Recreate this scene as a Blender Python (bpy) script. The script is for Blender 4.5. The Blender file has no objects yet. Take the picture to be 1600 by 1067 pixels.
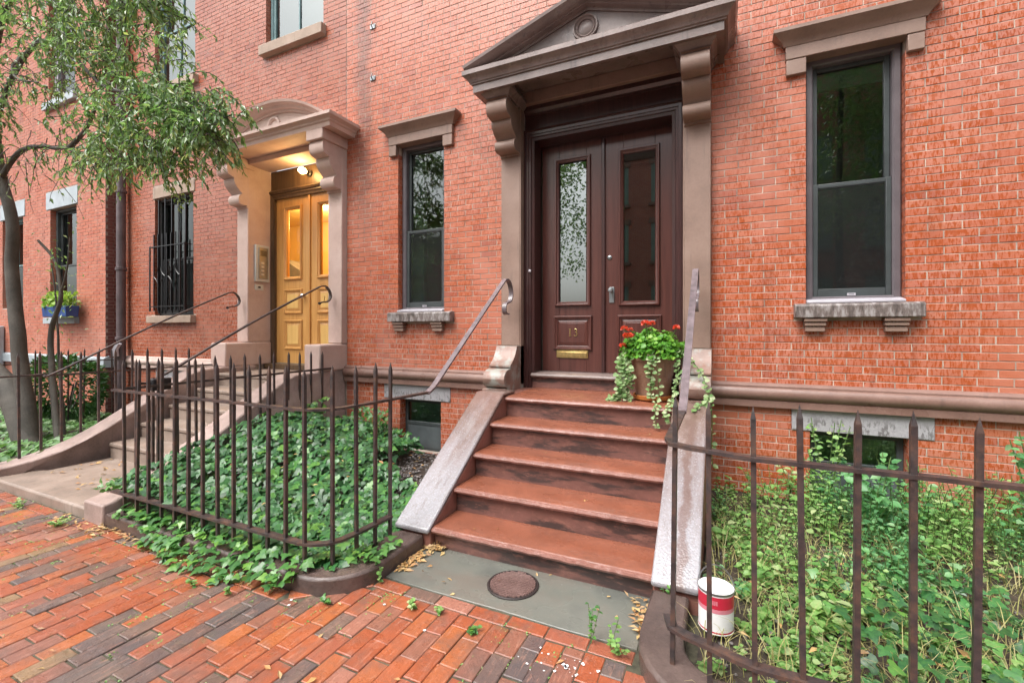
import bpy, math, random
from mathutils import Vector, Matrix, noise as mnoise
R = math.radians
random.seed(7)
scene = bpy.context.scene
COL = scene.collection

# ------------------------------------------------------------------ camera
cam = bpy.data.cameras.new('camera')
cam.lens = 16.0; cam.sensor_width = 36.0; cam.sensor_fit = 'HORIZONTAL'
cam.shift_y = -17.5 / 1600.0
cam.clip_start = 0.05; cam.clip_end = 400
cam_ob = bpy.data.objects.new('camera', cam); COL.objects.link(cam_ob)
CAM = Vector((0.0, -4.75, 1.6)); YAW = R(25.07)
cam_ob.location = CAM; cam_ob.rotation_euler = (R(90), 0, YAW)
scene.camera = cam_ob

# ------------------------------------------------------------------ world, sun, exposure
SUN_EL, SUN_AZ = R(58), R(205)          # azimuth clockwise from +Y: from the street side, a little left
world = bpy.data.worlds.new('World'); scene.world = world; world.use_nodes = True
wn = world.node_tree; wn.nodes.clear()
sky = wn.nodes.new('ShaderNodeTexSky'); sky.sky_type = 'NISHITA'; sky.sun_disc = False
sky.sun_elevation = SUN_EL; sky.sun_rotation = SUN_AZ
sky.air_density = 1.0; sky.dust_density = 6.0; sky.ozone_density = 0.6
hsv = wn.nodes.new('ShaderNodeHueSaturation'); hsv.inputs['Saturation'].default_value = 0.26
bg = wn.nodes.new('ShaderNodeBackground'); bg.inputs['Strength'].default_value = 0.13
wo = wn.nodes.new('ShaderNodeOutputWorld')
wn.links.new(sky.outputs[0], hsv.inputs['Color']); wn.links.new(hsv.outputs[0], bg.inputs[0]); wn.links.new(bg.outputs[0], wo.inputs[0])
sun = bpy.data.lights.new('sun', 'SUN'); sun.energy = 0.85; sun.angle = R(40); sun.color = (1.0, 0.97, 0.93)
sun_ob = bpy.data.objects.new('sun', sun); COL.objects.link(sun_ob)
sd = Vector((math.sin(SUN_AZ) * math.cos(SUN_EL), math.cos(SUN_AZ) * math.cos(SUN_EL), math.sin(SUN_EL)))
sun_ob.rotation_euler = (-sd).to_track_quat('-Z', 'Y').to_euler(); sun_ob.location = (0, -8, 20)
vs = scene.view_settings
vs.view_transform = 'Standard'; vs.look = 'None'; vs.gamma = 1.0; vs.use_curve_mapping = False
vs.exposure = 1.38
scene.cycles.max_bounces = 8; scene.cycles.transparent_max_bounces = 12

# ------------------------------------------------------------------ node helper
class NT:
    def __init__(s, name):
        s.m = bpy.data.materials.new(name); s.m.use_nodes = True
        s.nt = s.m.node_tree; s.nt.nodes.clear()
        s.out = s.nt.nodes.new('ShaderNodeOutputMaterial')
    def n(s, t): return s.nt.nodes.new('ShaderNode' + t)
    def put(s, sock, v):
        if isinstance(v, bpy.types.NodeSocket): s.nt.links.new(v, sock)
        elif isinstance(v, tuple) and len(v) == 3 and sock.type == 'RGBA': sock.default_value = (*v, 1)
        else: sock.default_value = v
    def pos(s): return s.n('NewGeometry').outputs['Position']
    def scaled(s, v, sc, off=(0, 0, 0)):
        m = s.n('Mapping'); s.put(m.inputs['Vector'], v); m.inputs['Scale'].default_value = sc; m.inputs['Location'].default_value = off
        return m.outputs[0]
    def noise(s, vec, scale, detail=3, rough=.55):
        t = s.n('TexNoise'); s.put(t.inputs['Vector'], vec); t.inputs['Scale'].default_value = scale
        t.inputs['Detail'].default_value = detail; t.inputs['Roughness'].default_value = rough
        return t.outputs['Fac']
    def vor(s, vec, scale):
        t = s.n('TexVoronoi'); s.put(t.inputs['Vector'], vec); t.inputs['Scale'].default_value = scale
        return t.outputs['Distance']
    def ramp(s, fac, stops, interp='LINEAR'):
        t = s.n('ValToRGB'); s.put(t.inputs[0], fac); cr = t.color_ramp; cr.interpolation = interp
        while len(cr.elements) < len(stops): cr.elements.new(.5)
        for e, (p, c) in zip(cr.elements, stops):
            e.position = p; e.color = (*c, 1) if isinstance(c, tuple) else (c, c, c, 1)
        return t.outputs[0]
    def sm(s, fac, a, b):       # smooth step a..b
        t = s.n('MapRange'); t.interpolation_type = 'SMOOTHSTEP'; s.put(t.inputs['Value'], fac)
        t.inputs['From Min'].default_value = a; t.inputs['From Max'].default_value = b
        return t.outputs[0]
    def mix(s, fac, a, b, mode='MIX'):
        t = s.n('Mix'); t.data_type = 'RGBA'; t.blend_type = mode; t.clamp_factor = True
        s.put(t.inputs[0], fac); s.put(t.inputs[6], a); s.put(t.inputs[7], b)
        return t.outputs[2]
    def math(s, op, a, b=0.0, c=None):
        t = s.n('Math'); t.operation = op; s.put(t.inputs[0], a); s.put(t.inputs[1], b)
        if c is not None: s.put(t.inputs[2], c)
        return t.outputs[0]
    def rnd(s):
        a = s.n('ObjectInfo').outputs['Random']; b = s.n('NewGeometry').outputs['Random Per Island']
        return s.math('FRACT', s.math('ADD', a, b))
    def bump(s, h, strength=.3, dist=.01, normal=None):
        t = s.n('Bump'); t.inputs['Strength'].default_value = strength; t.inputs['Distance'].default_value = dist
        s.put(t.inputs['Height'], h)
        if normal is not None: s.put(t.inputs['Normal'], normal)
        return t.outputs[0]
    def bsdf(s, col, rough=.6, normal=None, spec=.5, metal=0., coat=0., **kw):
        p = s.n('BsdfPrincipled'); s.put(p.inputs['Base Color'], col); s.put(p.inputs['Roughness'], rough)
        s.put(p.inputs['Specular IOR Level'], spec); s.put(p.inputs['Metallic'], metal); s.put(p.inputs['Coat Weight'], coat)
        p.inputs['Coat Roughness'].default_value = .12
        if normal is not None: s.put(p.inputs['Normal'], normal)
        for k, v in kw.items(): s.put(p.inputs[k], v)
        return p.outputs[0]
    def done(s, sh):
        s.nt.links.new(sh, s.out.inputs[0]); return s.m

def m_plain(name, col, rough=.6, metal=0., spec=.5, vary=.15, scale=6, bump=.15, bscale=60, coat=0.):
    t = NT(name); p = t.pos()
    n = t.noise(p, scale, 4); d = tuple(c * (1 - vary * 1.6) for c in col); l = tuple(min(1, c * (1 + vary)) for c in col)
    c = t.ramp(n, [(.3, d), (.7, l)])
    return t.done(t.bsdf(c, rough, t.bump(t.noise(p, bscale, 3), bump, .004), spec, metal, coat))

def m_brick(name, stops, pink, wet, drip=.8, gloss=.55, rowstain=None, cover=.5, film=.3):
    t = NT(name); p = t.pos(); r = t.rnd()
    base = t.ramp(r, stops)
    big = t.noise(p, .7, 3); mid = t.noise(p, 5, 4)
    c = t.mix(t.math('MULTIPLY_ADD', t.sm(big, .38, .64), .45, film), base, pink)
    c = t.mix(t.math('MULTIPLY', t.sm(mid, .42, .70), .4), c, pink)
    # rain-wet dribbles: short vertical tongues, darker and more saturated than the dry film between them
    d = t.noise(t.scaled(p, (70, 70, 17)), 1.0, 2, .5); d2 = t.noise(t.scaled(p, (30, 30, 9), (4, 2, 9)), 1.0, 3, .6)
    mask = t.sm(t.noise(t.scaled(p, (1, 1, .8), (9, 3, 5)), 1.3, 3), cover - .14, cover + .08)
    wetm = t.math('MULTIPLY', t.math('MAXIMUM', t.sm(d, .49, .60), t.math('MULTIPLY', t.sm(d2, .50, .62), .8)), mask)
    c = t.mix(t.math('MULTIPLY', wetm, drip), c, t.mix(.25, wet, base))
    soot = t.noise(t.scaled(p, (2.2, 2.2, .9), (3, 1, 8)), 1.0, 5, .65)
    c = t.mix(t.math('MULTIPLY', t.sm(soot, .56, .76), .55), c, (.15, .06, .045))
    run = t.noise(t.scaled(p, (7, 7, .55), (1, 6, 2)), 1.0, 4, .6)
    c = t.mix(t.math('MULTIPLY', t.sm(run, .57, .70), .45), c, (.22, .065, .04))
    speck = t.noise(p, 210, 3, .7)
    c = t.mix(t.math('MULTIPLY', t.sm(speck, .56, .72), .3), c, (.16, .05, .035))
    if rowstain:
        sx = t.n('SeparateXYZ'); t.put(sx.inputs[0], p)
        wob = t.math('MULTIPLY_ADD', t.noise(t.scaled(p, (1, 1, 3)), 2.0, 4), .5, -.25)
        dx = t.math('ABSOLUTE', t.math('ADD', t.math('SUBTRACT', sx.outputs[0], rowstain[0]), wob))
        st = t.math('MULTIPLY', t.math('SUBTRACT', 1.0, t.sm(dx, .02, .20)), t.sm(sx.outputs[2], rowstain[1], rowstain[2]))
        c = t.mix(t.math('MULTIPLY', st, .5), c, (.07, .05, .05))
    rough = t.math('MULTIPLY_ADD', wetm, -.22, gloss)
    nb = t.bump(t.noise(p, 140, 4, .7), .4, .003); nb = t.bump(t.noise(p, 28, 3), .35, .006, nb)
    return t.done(t.bsdf(c, rough, nb, .5))

def m_stone(name, base, dark, light, rough=.55, wet=0., streak=True, bump=.25, stain=.5, stainc=(.05, .04, .04)):
    t = NT(name); p = t.pos()
    c = t.ramp(t.noise(p, 3.2, 6, .62), [(.28, dark), (.5, base), (.74, light)])
    c = t.mix(.22, c, t.ramp(t.noise(p, 55, 3, .7), [(.3, dark), (.7, light)]))
    if streak:
        s1 = t.noise(t.scaled(p, (16, 16, 1.3)), 1.0, 4, .6)
        c = t.mix(t.math('MULTIPLY', t.sm(s1, .58, .74), stain), c, stainc)
    n = t.bump(t.noise(p, 90, 5, .7), bump, .004); n = t.bump(t.noise(p, 9, 3), bump * .6, .012, n)
    rg = t.math('MULTIPLY_ADD', t.sm(t.noise(p, 4, 3), .4, .65), -wet, rough)
    return t.done(t.bsdf(c, rg, n, .5))

def m_sill(name, stops=None):
    t = NT(name); p = t.pos()
    s1 = t.noise(t.scaled(p, (24, 24, 7)), 1.0, 6, .68)
    c = t.ramp(s1, stops or [(.36, (.065, .052, .048)), (.48, (.15, .12, .11)), (.58, (.28, .255, .25)), (.72, (.36, .34, .34))])
    return t.done(t.bsdf(c, .5, t.bump(t.noise(p, 70, 4), .3, .004)))

def m_leaf(name, stops, rough=.38, trans=.25, spec=.38):
    t = NT(name); r = t.rnd(); c = t.ramp(r, stops)
    p = t.pos(); c = t.mix(.25, c, t.ramp(t.noise(p, 70, 2), [(.3, stops[0][1]), (.7, stops[-1][1])]))
    a = t.bsdf(c, rough, t.bump(t.noise(p, 160, 2), .2, .002), spec)
    tr = t.n('BsdfTranslucent'); t.put(tr.inputs[0], t.mix(.5, t.mix(1.0, c, (2.0, 1.9, 1.6), 'MULTIPLY'), (.16, .34, .04)))
    mx = t.n('MixShader'); mx.inputs[0].default_value = trans
    t.nt.links.new(a, mx.inputs[1]); t.nt.links.new(tr.outputs[0], mx.inputs[2])
    return t.done(mx.outputs[0])

def m_glass(name, tint=(.75, .85, .82), ior=2.2):
    t = NT(name)
    tr = t.n('BsdfTransparent'); t.put(tr.inputs[0], tint)
    gl = t.n('BsdfGlossy'); gl.inputs['Roughness'].default_value = .012; t.put(gl.inputs['Color'], (.92, .98, .96))
    fr = t.n('Fresnel'); fr.inputs['IOR'].default_value = ior
    mx = t.n('MixShader'); t.nt.links.new(fr.outputs[0], mx.inputs[0])
    t.nt.links.new(tr.outputs[0], mx.inputs[1]); t.nt.links.new(gl.outputs[0], mx.inputs[2])
    return t.done(mx.outputs[0])

def m_emit(name, col, st):
    t = NT(name); e = t.n('Emission'); t.put(e.inputs[0], col); e.inputs[1].default_value = st
    return t.done(e.outputs[0])

def m_wood(name, dark, mid, light, rough=.4, coat=.0, scale=(30, 30, 1.6)):
    t = NT(name); p = t.pos()
    g = t.noise(t.scaled(p, scale), 1.0, 5, .6)
    c = t.ramp(g, [(.25, dark), (.5, mid), (.78, light)])
    return t.done(t.bsdf(c, rough, t.bump(g, .12, .003), .5, 0., coat))

def m_iron(name):
    t = NT(name); p = t.pos()
    c = t.ramp(t.noise(p, 14, 5, .7), [(.32, (.020, .018, .020)), (.46, (.042, .032, .032)), (.59, (.075, .045, .036)), (.76, (.14, .07, .045))])
    n = t.bump(t.noise(p, 120, 4, .7), .5, .003)
    return t.done(t.bsdf(c, t.ramp(t.noise(p, 20, 3), [(.35, .28), (.7, .62)]), n, .6))

def m_paver(name):
    t = NT(name); p = t.pos(); r = t.rnd()
    c = t.ramp(r, [(0, (0.312, 0.078, 0.032)), (.12, (0.344, 0.102, 0.040)), (.24, (0.296, 0.088, 0.048)), (.36, (0.368, 0.110, 0.037)), (.48, (0.312, 0.132, 0.092)),
                   (.56, (0.312, 0.080, 0.032)), (.66, (0.248, 0.100, 0.064)), (.74, (0.352, 0.094, 0.036)), (.84, (0.224, 0.092, 0.064)), (.92, (0.136, 0.088, 0.068)), (.955, (0.240, 0.152, 0.080))], 'CONSTANT')
    # groups of dark burnt bricks lie together
    zone = t.noise(t.scaled(t.n('ObjectInfo').outputs['Location'], (2.1, .9, 1), (1.7, 2.2, 0)), 1.0, 2)
    dk = t.math('GREATER_THAN', t.math('ADD', t.math('MULTIPLY', zone, 1.5), t.math('MULTIPLY', t.math('FRACT', t.math('MULTIPLY', r, 7.31)), .55)), 1.235)
    ol = t.n('SeparateXYZ'); t.put(ol.inputs[0], t.n('ObjectInfo').outputs['Location'])
    def near(sock, c0, w): return t.math('LESS_THAN', t.math('ABSOLUTE', t.math('SUBTRACT', sock, c0)), w)
    band = t.math('MULTIPLY', near(ol.outputs[0], -2.62, .27), near(ol.outputs[1], -3.42, .45))
    band = t.math('MAXIMUM', band, near(ol.outputs[0], -4.35, .05)); band = t.math('MAXIMUM', band, t.math('MULTIPLY', near(ol.outputs[0], -5.3, .1), near(ol.outputs[1], -3.2, .28)))
    dk = t.math('MAXIMUM', dk, t.math('MULTIPLY', band, t.math('GREATER_THAN', t.math('FRACT', t.math('MULTIPLY', r, 3.77)), .28)))
    c = t.mix(t.math('MULTIPLY', dk, .9), c, t.ramp(t.noise(p, 3, 2), [(.4, (.085, .078, .08)), (.6, (.15, .115, .095))]))
    c = t.mix(t.math('MULTIPLY', t.sm(t.noise(p, 7, 5, .68), .46, .72), .6), c, (.15, .085, .068))
    c = t.mix(t.math('MULTIPLY', t.sm(t.noise(t.scaled(p, (60, 9, 20)), 1.0, 4, .65), .52, .70), .45), c, (.48, .25, .18))
    c = t.mix(t.math('MULTIPLY', t.sm(t.noise(p, 90, 4, .7), .54, .70), .4), c, (.14, .07, .05))
    c = t.mix(t.math('MULTIPLY', t.sm(t.noise(t.scaled(p, (1, 1, 1), (6, 3, 0)), 1.7, 6, .7), .50, .66), .55), c, (.13, .085, .07))
    c = t.mix(t.math('MULTIPLY', t.sm(t.noise(t.scaled(p, (1, 1, 1), (2, 8, 0)), 2.6, 6, .72), .60, .70), .5), c, (.11, .12, .055))
    n = t.bump(t.noise(p, 130, 5, .72), .7, .004); n = t.bump(t.noise(p, 18, 4), .55, .010, n)
    rg = t.ramp(t.noise(p, 5, 4), [(.35, .16), (.65, .42)])
    return t.done(t.bsdf(c, rg, n, .6))

def m_steps(name, base, dark, patch, stains, rough=.4):
    t = NT(name); p = t.pos()
    c = t.ramp(t.noise(p, 5, 6, .65), [(.28, tuple(x * .78 for x in base)), (.5, base), (.72, tuple(x * 1.22 for x in base))])
    c = t.mix(t.math('MULTIPLY', t.sm(t.noise(p, 26, 5, .7), .50, .70), .5), c, patch)
    c = t.mix(t.math('MULTIPLY', t.sm(t.noise(t.scaled(p, (2.2, 7, 7), (5, 2, 1)), 1.0, 5, .7), .54, .72), .55), c, tuple(x * .55 + .012 for x in base))
    c = t.mix(t.math('MULTIPLY', t.sm(t.noise(p, 120, 4, .75), .57, .68), .5), c, (.09, .045, .035))
    if stains:
        s1 = t.noise(t.scaled(p, (2.2, 6, 11), (2, 0, 3)), 1.0, 6, .68)
        c = t.mix(t.math('MULTIPLY', t.sm(s1, .47, .60), .85), c, dark)
        s2 = t.noise(t.scaled(p, (6, 6, 21)), 1.0, 6, .72)
        c = t.mix(t.math('MULTIPLY', t.sm(s2, .56, .66), .7), c, patch)
    n = t.bump(t.noise(p, 95, 5, .72), .45, .004); n = t.bump(t.noise(p, 9, 4), .35, .012, n)
    rg = t.math('MULTIPLY_ADD', t.sm(t.noise(t.scaled(p, (1.6, 3, 3)), 1.3, 4), .38, .62), -.18, rough + .08)
    return t.done(t.bsdf(c, rg, n, .55))

def m_cheek(name):
    # wet brownstone coping, sky reflection painted in as paler grey towards the bottom, with a brown run left down the middle
    t = NT(name); p = t.pos(); sx = t.n('SeparateXYZ'); t.put(sx.inputs[0], p)
    c = t.ramp(t.noise(p, 14, 5, .65), [(.3, (.15, .095, .080)), (.7, (.23, .16, .14))])
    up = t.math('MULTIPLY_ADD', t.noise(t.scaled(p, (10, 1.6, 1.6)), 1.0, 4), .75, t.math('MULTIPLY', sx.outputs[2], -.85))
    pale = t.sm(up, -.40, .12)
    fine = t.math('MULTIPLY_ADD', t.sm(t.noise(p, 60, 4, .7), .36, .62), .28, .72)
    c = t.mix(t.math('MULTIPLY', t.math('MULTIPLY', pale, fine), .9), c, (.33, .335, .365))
    spot = t.math('MULTIPLY', t.sm(t.noise(p, 95, 2, .5), .60, .68), t.sm(up, -.55, -.15))  # glimmer of water droplets painted as pale speckles
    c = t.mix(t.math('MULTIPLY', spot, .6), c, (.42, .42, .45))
    drip = t.noise(t.scaled(p, (18, 5.0, 5.0), (3, 1, 1)), 1.0, 5, .68)
    c = t.mix(t.math('MULTIPLY', t.sm(drip, .54, .70), .45), c, (.14, .092, .078))
    run = t.math('ABSOLUTE', t.math('ADD', t.math('ADD', sx.outputs[0], .235), t.math('MULTIPLY_ADD', t.noise(p, 5, 5, .65), .16, -.08)))
    c = t.mix(t.math('MULTIPLY', t.math('SUBTRACT', 1.0, t.sm(run, .012, .045)), .75), c, (.15, .09, .075))
    low = t.math('SUBTRACT', 1.0, t.sm(t.math('ADD', sx.outputs[2], t.math('MULTIPLY', t.noise(p, 12, 4), .12)), .16, .24))
    c = t.mix(t.math('MULTIPLY', low, .4), c, (.10, .085, .075))
    n = t.bump(t.vor(p, 75), .4, .004); n = t.bump(t.noise(p, 30, 4), .25, .006, n)
    return t.done(t.bsdf(c, .20, n, .7, 0., .45))

M = {}
RED = [(0, (0.344, 0.074, 0.030)), (.15, (0.400, 0.098, 0.039)), (.4, (0.437, 0.121, 0.051)), (.62, (0.391, 0.086, 0.033)), (.8, (0.428, 0.140, 0.073)), (.92, (0.353, 0.088, 0.047)), (1, (0.251, 0.060, 0.039))]
RED2 = [(0, (.27, .060, .028)), (.2, (.315, .078, .034)), (.45, (.345, .095, .043)), (.7, (.30, .070, .030)), (.88, (.33, .105, .058)), (1, (.21, .052, .034))]
RED3 = [(0, (.37, .095, .050)), (.3, (.42, .12, .062)), (.6, (.45, .14, .078)), (1, (.36, .09, .05))]
M['brick'] = m_brick('red_brick', RED, (.51, .205, .145), (.35, .070, .018), 1.0, .40, rowstain=(-4.45, 2.6, 3.9), cover=.46, film=.22)
M['brick2'] = m_brick('dark_red_brick', RED2, (.43, .175, .12), (.28, .055, .015), .95, .42, film=.14, cover=.48)
M['brick3'] = m_brick('dull_red_brick', RED3, (.45, .21, .155), (.36, .08, .035), .6, .7, film=.12)
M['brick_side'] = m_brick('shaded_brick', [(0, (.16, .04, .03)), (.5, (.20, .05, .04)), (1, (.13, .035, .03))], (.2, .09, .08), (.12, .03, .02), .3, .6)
M['mortar'] = m_plain('lime_mortar', (.46, .38, .32), .9, vary=.3, scale=5)
M['mortar2'] = m_plain('grey_mortar', (.40, .32, .27), .9, vary=.3, scale=5)
M['brownstone'] = m_stone('brownstone', (0.240, 0.156, 0.122), (0.179, 0.115, 0.089), (0.301, 0.205, 0.164), .6, .15, stain=.35, stainc=(0.094, 0.066, 0.056))
M['wetstone'] = m_stone('wet_brownstone', (.19, .142, .128), (.125, .092, .085), (.27, .21, .195), .42, .2, stain=.5)
M['belt'] = m_stone('brownstone_belt', (0.202, 0.117, 0.094), (0.141, 0.080, 0.064), (0.259, 0.160, 0.132), .42, .15, stain=.25)
M['pink'] = m_stone('pink_stucco', (0.508, 0.371, 0.324), (0.414, 0.296, 0.254), (0.573, 0.446, 0.399), .7, 0, stain=.12, stainc=(0.235, 0.179, 0.160), bump=.45)
def m_granite():
    t = NT('grey_granite'); p = t.pos(); sx = t.n('SeparateXYZ'); t.put(sx.inputs[0], p)
    c = t.ramp(t.noise(p, 60, 4, .7), [(.3, (.29, .28, .295)), (.7, (.39, .38, .40))])
    low = t.math('SUBTRACT', 1.0, t.sm(sx.outputs[2], .78, .88))
    c = t.mix(t.math('MULTIPLY', t.math('MULTIPLY', t.sm(t.noise(t.scaled(p, (42, 42, 15)), 1.0, 5, .65), .50, .60), low), .8), c, (.10, .09, .09))
    c = t.mix(t.math('MULTIPLY', t.sm(t.noise(p, 4, 4), .5, .7), .3), c, (.27, .25, .26))
    return t.done(t.bsdf(c, .55, t.bump(t.noise(p, 90, 4), .3, .004)))
M['granite'] = m_granite()
M['sill'] = m_sill('stained_sill')
M['tansill'] = m_stone('tan_sandstone', (.34, .25, .19), (.25, .18, .135), (.42, .32, .26), .7)
M['paleblue'] = m_plain('pale_grey_paint', (.37, .42, .45), .6, vary=.12, scale=3)
M['kerb'] = m_stone('wet_granite_kerb', (.10, .070, .062), (.05, .037, .034), (.17, .125, .11), .28, .14, streak=False, bump=.8)
M['greykerb'] = m_stone('worn_stone_kerb', (.33, .26, .23), (.16, .135, .125), (.45, .37, .34), .6, .1, stain=.5)
M['tread'] = m_steps('painted_tread', (0.221, 0.075, 0.043), (0.038, 0.028, 0.026), (0.188, 0.070, 0.047), False, .30)
M['riser'] = m_steps('painted_riser', (.17, .078, .064), (.035, .028, .028), (.27, .13, .10), True, .4)
M['stepstone'] = m_stone('worn_step_stone', (.25, .19, .155), (.14, .11, .09), (.36, .285, .24), .6, .1, stain=.5, stainc=(.12, .10, .085))
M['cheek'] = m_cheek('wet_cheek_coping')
M['cheekside'] = m_steps('cheek_side', (.25, .105, .08), (.06, .045, .04), (.32, .17, .14), False, .45)
M['door'] = m_wood('mahogany_door', (.056, .019, .016), (.084, .029, .023), (.115, .042, .033), .30, .2)
M['doordark'] = m_wood('dark_door_frame', (.030, .013, .013), (.046, .019, .018), (.068, .029, .027), .28, .2)
M['oak'] = m_wood('varnished_oak', (.44, .21, .055), (.54, .28, .085), (.62, .36, .12), .35, .2)
M['oaklight'] = m_wood('light_oak_panel', (.58, .34, .10), (.66, .42, .14), (.70, .47, .18), .35, .2)
M['oakdark'] = m_wood('dark_frame_wood', (.05, .03, .016), (.085, .05, .026), (.12, .075, .04), .4)
M['winframe'] = m_plain('bronze_window_frame', (.050, .060, .062), .42, vary=.15)
M['mould'] = m_plain('grey_purple_trim', (.125, .108, .118), .35, vary=.12)
M['subsill'] = m_plain('pale_sub_sill', (.44, .42, .46), .35, vary=.08)
M['greenframe'] = m_plain('teal_window_frame', (.16, .26, .27), .5, vary=.15)
M['glass'] = m_glass('window_glass')
M['doorglass'] = m_glass('door_glass', (.5, .56, .54), 2.9)
M['darkglass'] = m_glass('dark_window_glass', (.6, .7, .66), 1.7)
M['litglass'] = m_glass('lit_door_glass', (.9, .85, .7), 1.3)
M['upglass'] = m_glass('upper_window_glass', (.6, .65, .65), 2.8)
def m_mesh(name, col, open_):
    t = NT(name); tr = t.n('BsdfTransparent'); mx = t.n('MixShader'); mx.inputs[0].default_value = 1 - open_
    t.nt.links.new(tr.outputs[0], mx.inputs[1]); t.nt.links.new(t.bsdf(col, .6), mx.inputs[2]); return t.done(mx.outputs[0])
M['mesh'] = m_mesh('fine_wire_mesh', (.014, .018, .019), .75)
M['screen'] = m_plain('insect_screen', (.085, .10, .105), .5, vary=.15)
M['room'] = m_plain('dim_room', (.20, .25, .225), .9, vary=.2, scale=2)
M['paleroom'] = m_plain('white_net_curtain', (.62, .68, .70), .9, vary=.08, scale=3)
M['plastic'] = m_plain('plastic_sheet', (.20, .23, .24), .15, vary=.4, scale=14, bump=1., bscale=25)
M['hall'] = m_plain('yellow_hall', (.70, .48, .16), .9, vary=.05, scale=2)
M['curtain'] = m_plain('green_grey_shade', (.22, .31, .275), .8, vary=.1)
M['iron'] = m_iron('rusty_iron')
M['wetiron'] = m_plain('wet_painted_handrail', (.16, .125, .135), .25, vary=.25, scale=14, spec=.8, bump=.5, bscale=120)
M['blackiron'] = m_plain('black_iron', (.012, .012, .014), .35, vary=.2)
M['brass'] = m_plain('brass', (.62, .46, .19), .3, metal=.9, vary=.15, scale=30)
M['steel'] = m_plain('dull_steel', (.30, .32, .33), .35, metal=.8, vary=.15)
M['paver'] = m_paver('paving_brick')
M['sand'] = m_plain('dark_joint_sand', (.075, .07, .045), .9, vary=.4, scale=20)
M['soil'] = m_plain('wet_soil', (.052, .037, .028), .8, vary=.5, scale=14, bump=.9, bscale=60)
M['gravel'] = m_plain('grey_gravel', (.17, .155, .15), .6, vary=.5, scale=50)
M['asphalt'] = m_plain('asphalt', (.05, .05, .052), .5, vary=.3, scale=12)
M['concrete'] = m_plain('pale_concrete', (.30, .29, .27), .7, vary=.2)
M['terracotta'] = m_stone('weathered_terracotta', (.27, .14, .085), (.13, .085, .06), (.42, .31, .26), .6, streak=True, stain=.55, stainc=(.08, .055, .045))
M['saucer'] = m_plain('orange_terracotta', (.42, .145, .035), .5)
M['bark'] = m_stone('grey_bark', (.065, .058, .048), (.028, .026, .022), (.12, .11, .092), .8, streak=True, stain=.6, bump=.9, stainc=(.03, .028, .025))
M['pipe'] = m_plain('brown_downpipe', (.10, .075, .08), .4, vary=.25)
M['white'] = m_plain('white_enamel', (.80, .80, .80), .35, vary=.03)
M['redlabel'] = m_plain('red_label', (.50, .022, .05), .35, vary=.1)
M['pinklabel'] = m_plain('pink_label', (.62, .22, .27), .35, vary=.06)
M['panelgrey'] = m_plain('pale_metal_panel', (.50, .52, .50), .4, vary=.05)
M['blue'] = m_plain('blue_window_box', (.020, .065, .22), .45, vary=.2)
IV = [(0, (.008, .045, .018)), (.3, (.016, .080, .030)), (.6, (.028, .125, .042)), (.85, (.055, .19, .05)), (1, (.13, .30, .05))]
M['ivy'] = m_leaf('ivy_leaf', IV, .32, .10, .4)
M['ivyyoung'] = m_leaf('young_ivy_leaf', [(0, (.02, .085, .03)), (.4, (.05, .16, .045)), (.75, (.09, .24, .05)), (1, (.18, .36, .06))], .32, .18, .5)
M['weed'] = m_leaf('weed_leaf', [(0, (.06, .21, .04)), (.3, (.13, .34, .07)), (.6, (.21, .44, .10)), (.85, (.33, .52, .17)), (1, (.52, .58, .32))], .40, .4, .5)
M['weedcool'] = m_leaf('cool_weed_leaf', [(0, (.03, .14, .05)), (.4, (.07, .26, .085)), (.8, (.14, .38, .12)), (1, (.30, .48, .26))], .38, .35, .55)
M['straw'] = m_leaf('dry_grass', [(0, (.24, .24, .07)), (.5, (.40, .36, .14)), (1, (.5, .44, .25))], .6, .2)
M['treeleaf'] = m_leaf('tree_leaf', [(0, (.05, .14, .055)), (.35, (.09, .21, .08)), (.65, (.14, .28, .11)), (.88, (.25, .38, .19)), (1, (.40, .42, .13))], .30, .42, .8)
M['shrub'] = m_leaf('shrub_leaf', [(0, (.010, .045, .012)), (.5, (.022, .085, .020)), (1, (.05, .15, .03))], .4, .15)
M['geranium'] = m_leaf('geranium_leaf', [(0, (.035, .15, .015)), (.4, (.07, .25, .022)), (.8, (.12, .34, .035)), (1, (.24, .42, .06))], .4, .25)
M['vine'] = m_leaf('variegated_vine_leaf', [(0, (.10, .24, .06)), (.45, (.20, .35, .12)), (.75, (.34, .44, .22)), (1, (.50, .54, .34))], .45, .25)
M['lime'] = m_leaf('lime_leaf', [(0, (.14, .30, .03)), (1, (.34, .46, .08))], .45, .3)
M['flower'] = m_leaf('red_petal', [(0, (.55, .03, .015)), (.6, (.75, .06, .03)), (1, (.80, .18, .14))], .5, .25)
M['yellowleaf'] = m_leaf('fallen_leaf', [(0, (.38, .18, .075)), (.35, (.55, .33, .12)), (.7, (.60, .45, .20)), (1, (.40, .25, .15))], .5, .1)
M['stem'] = m_plain('green_stem', (.10, .17, .05), .6)

def m_slab():
    t = NT('bluestone'); p = t.pos()
    c = t.ramp(t.noise(p, 2.2, 5, .6), [(.3, (.10, .105, .095)), (.5, (.145, .15, .13)), (.72, (.17, .15, .125))])
    c = t.mix(t.math('MULTIPLY', t.sm(t.noise(t.scaled(p, (1.2, 2.5, 1), (4, 1, 0)), 1.4, 4), .5, .68), .5), c, (.14, .115, .095))
    c = t.mix(t.math('MULTIPLY', t.sm(t.noise(p, 40, 4), .6, .72), .25), c, (.24, .25, .22))
    n = t.bump(t.noise(p, 70, 5, .65), .25, .003)
    return t.done(t.bsdf(c, t.ramp(t.noise(p, 3, 3), [(.35, .16), (.65, .38)]), n, .55))
M['slab'] = m_slab()

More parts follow.
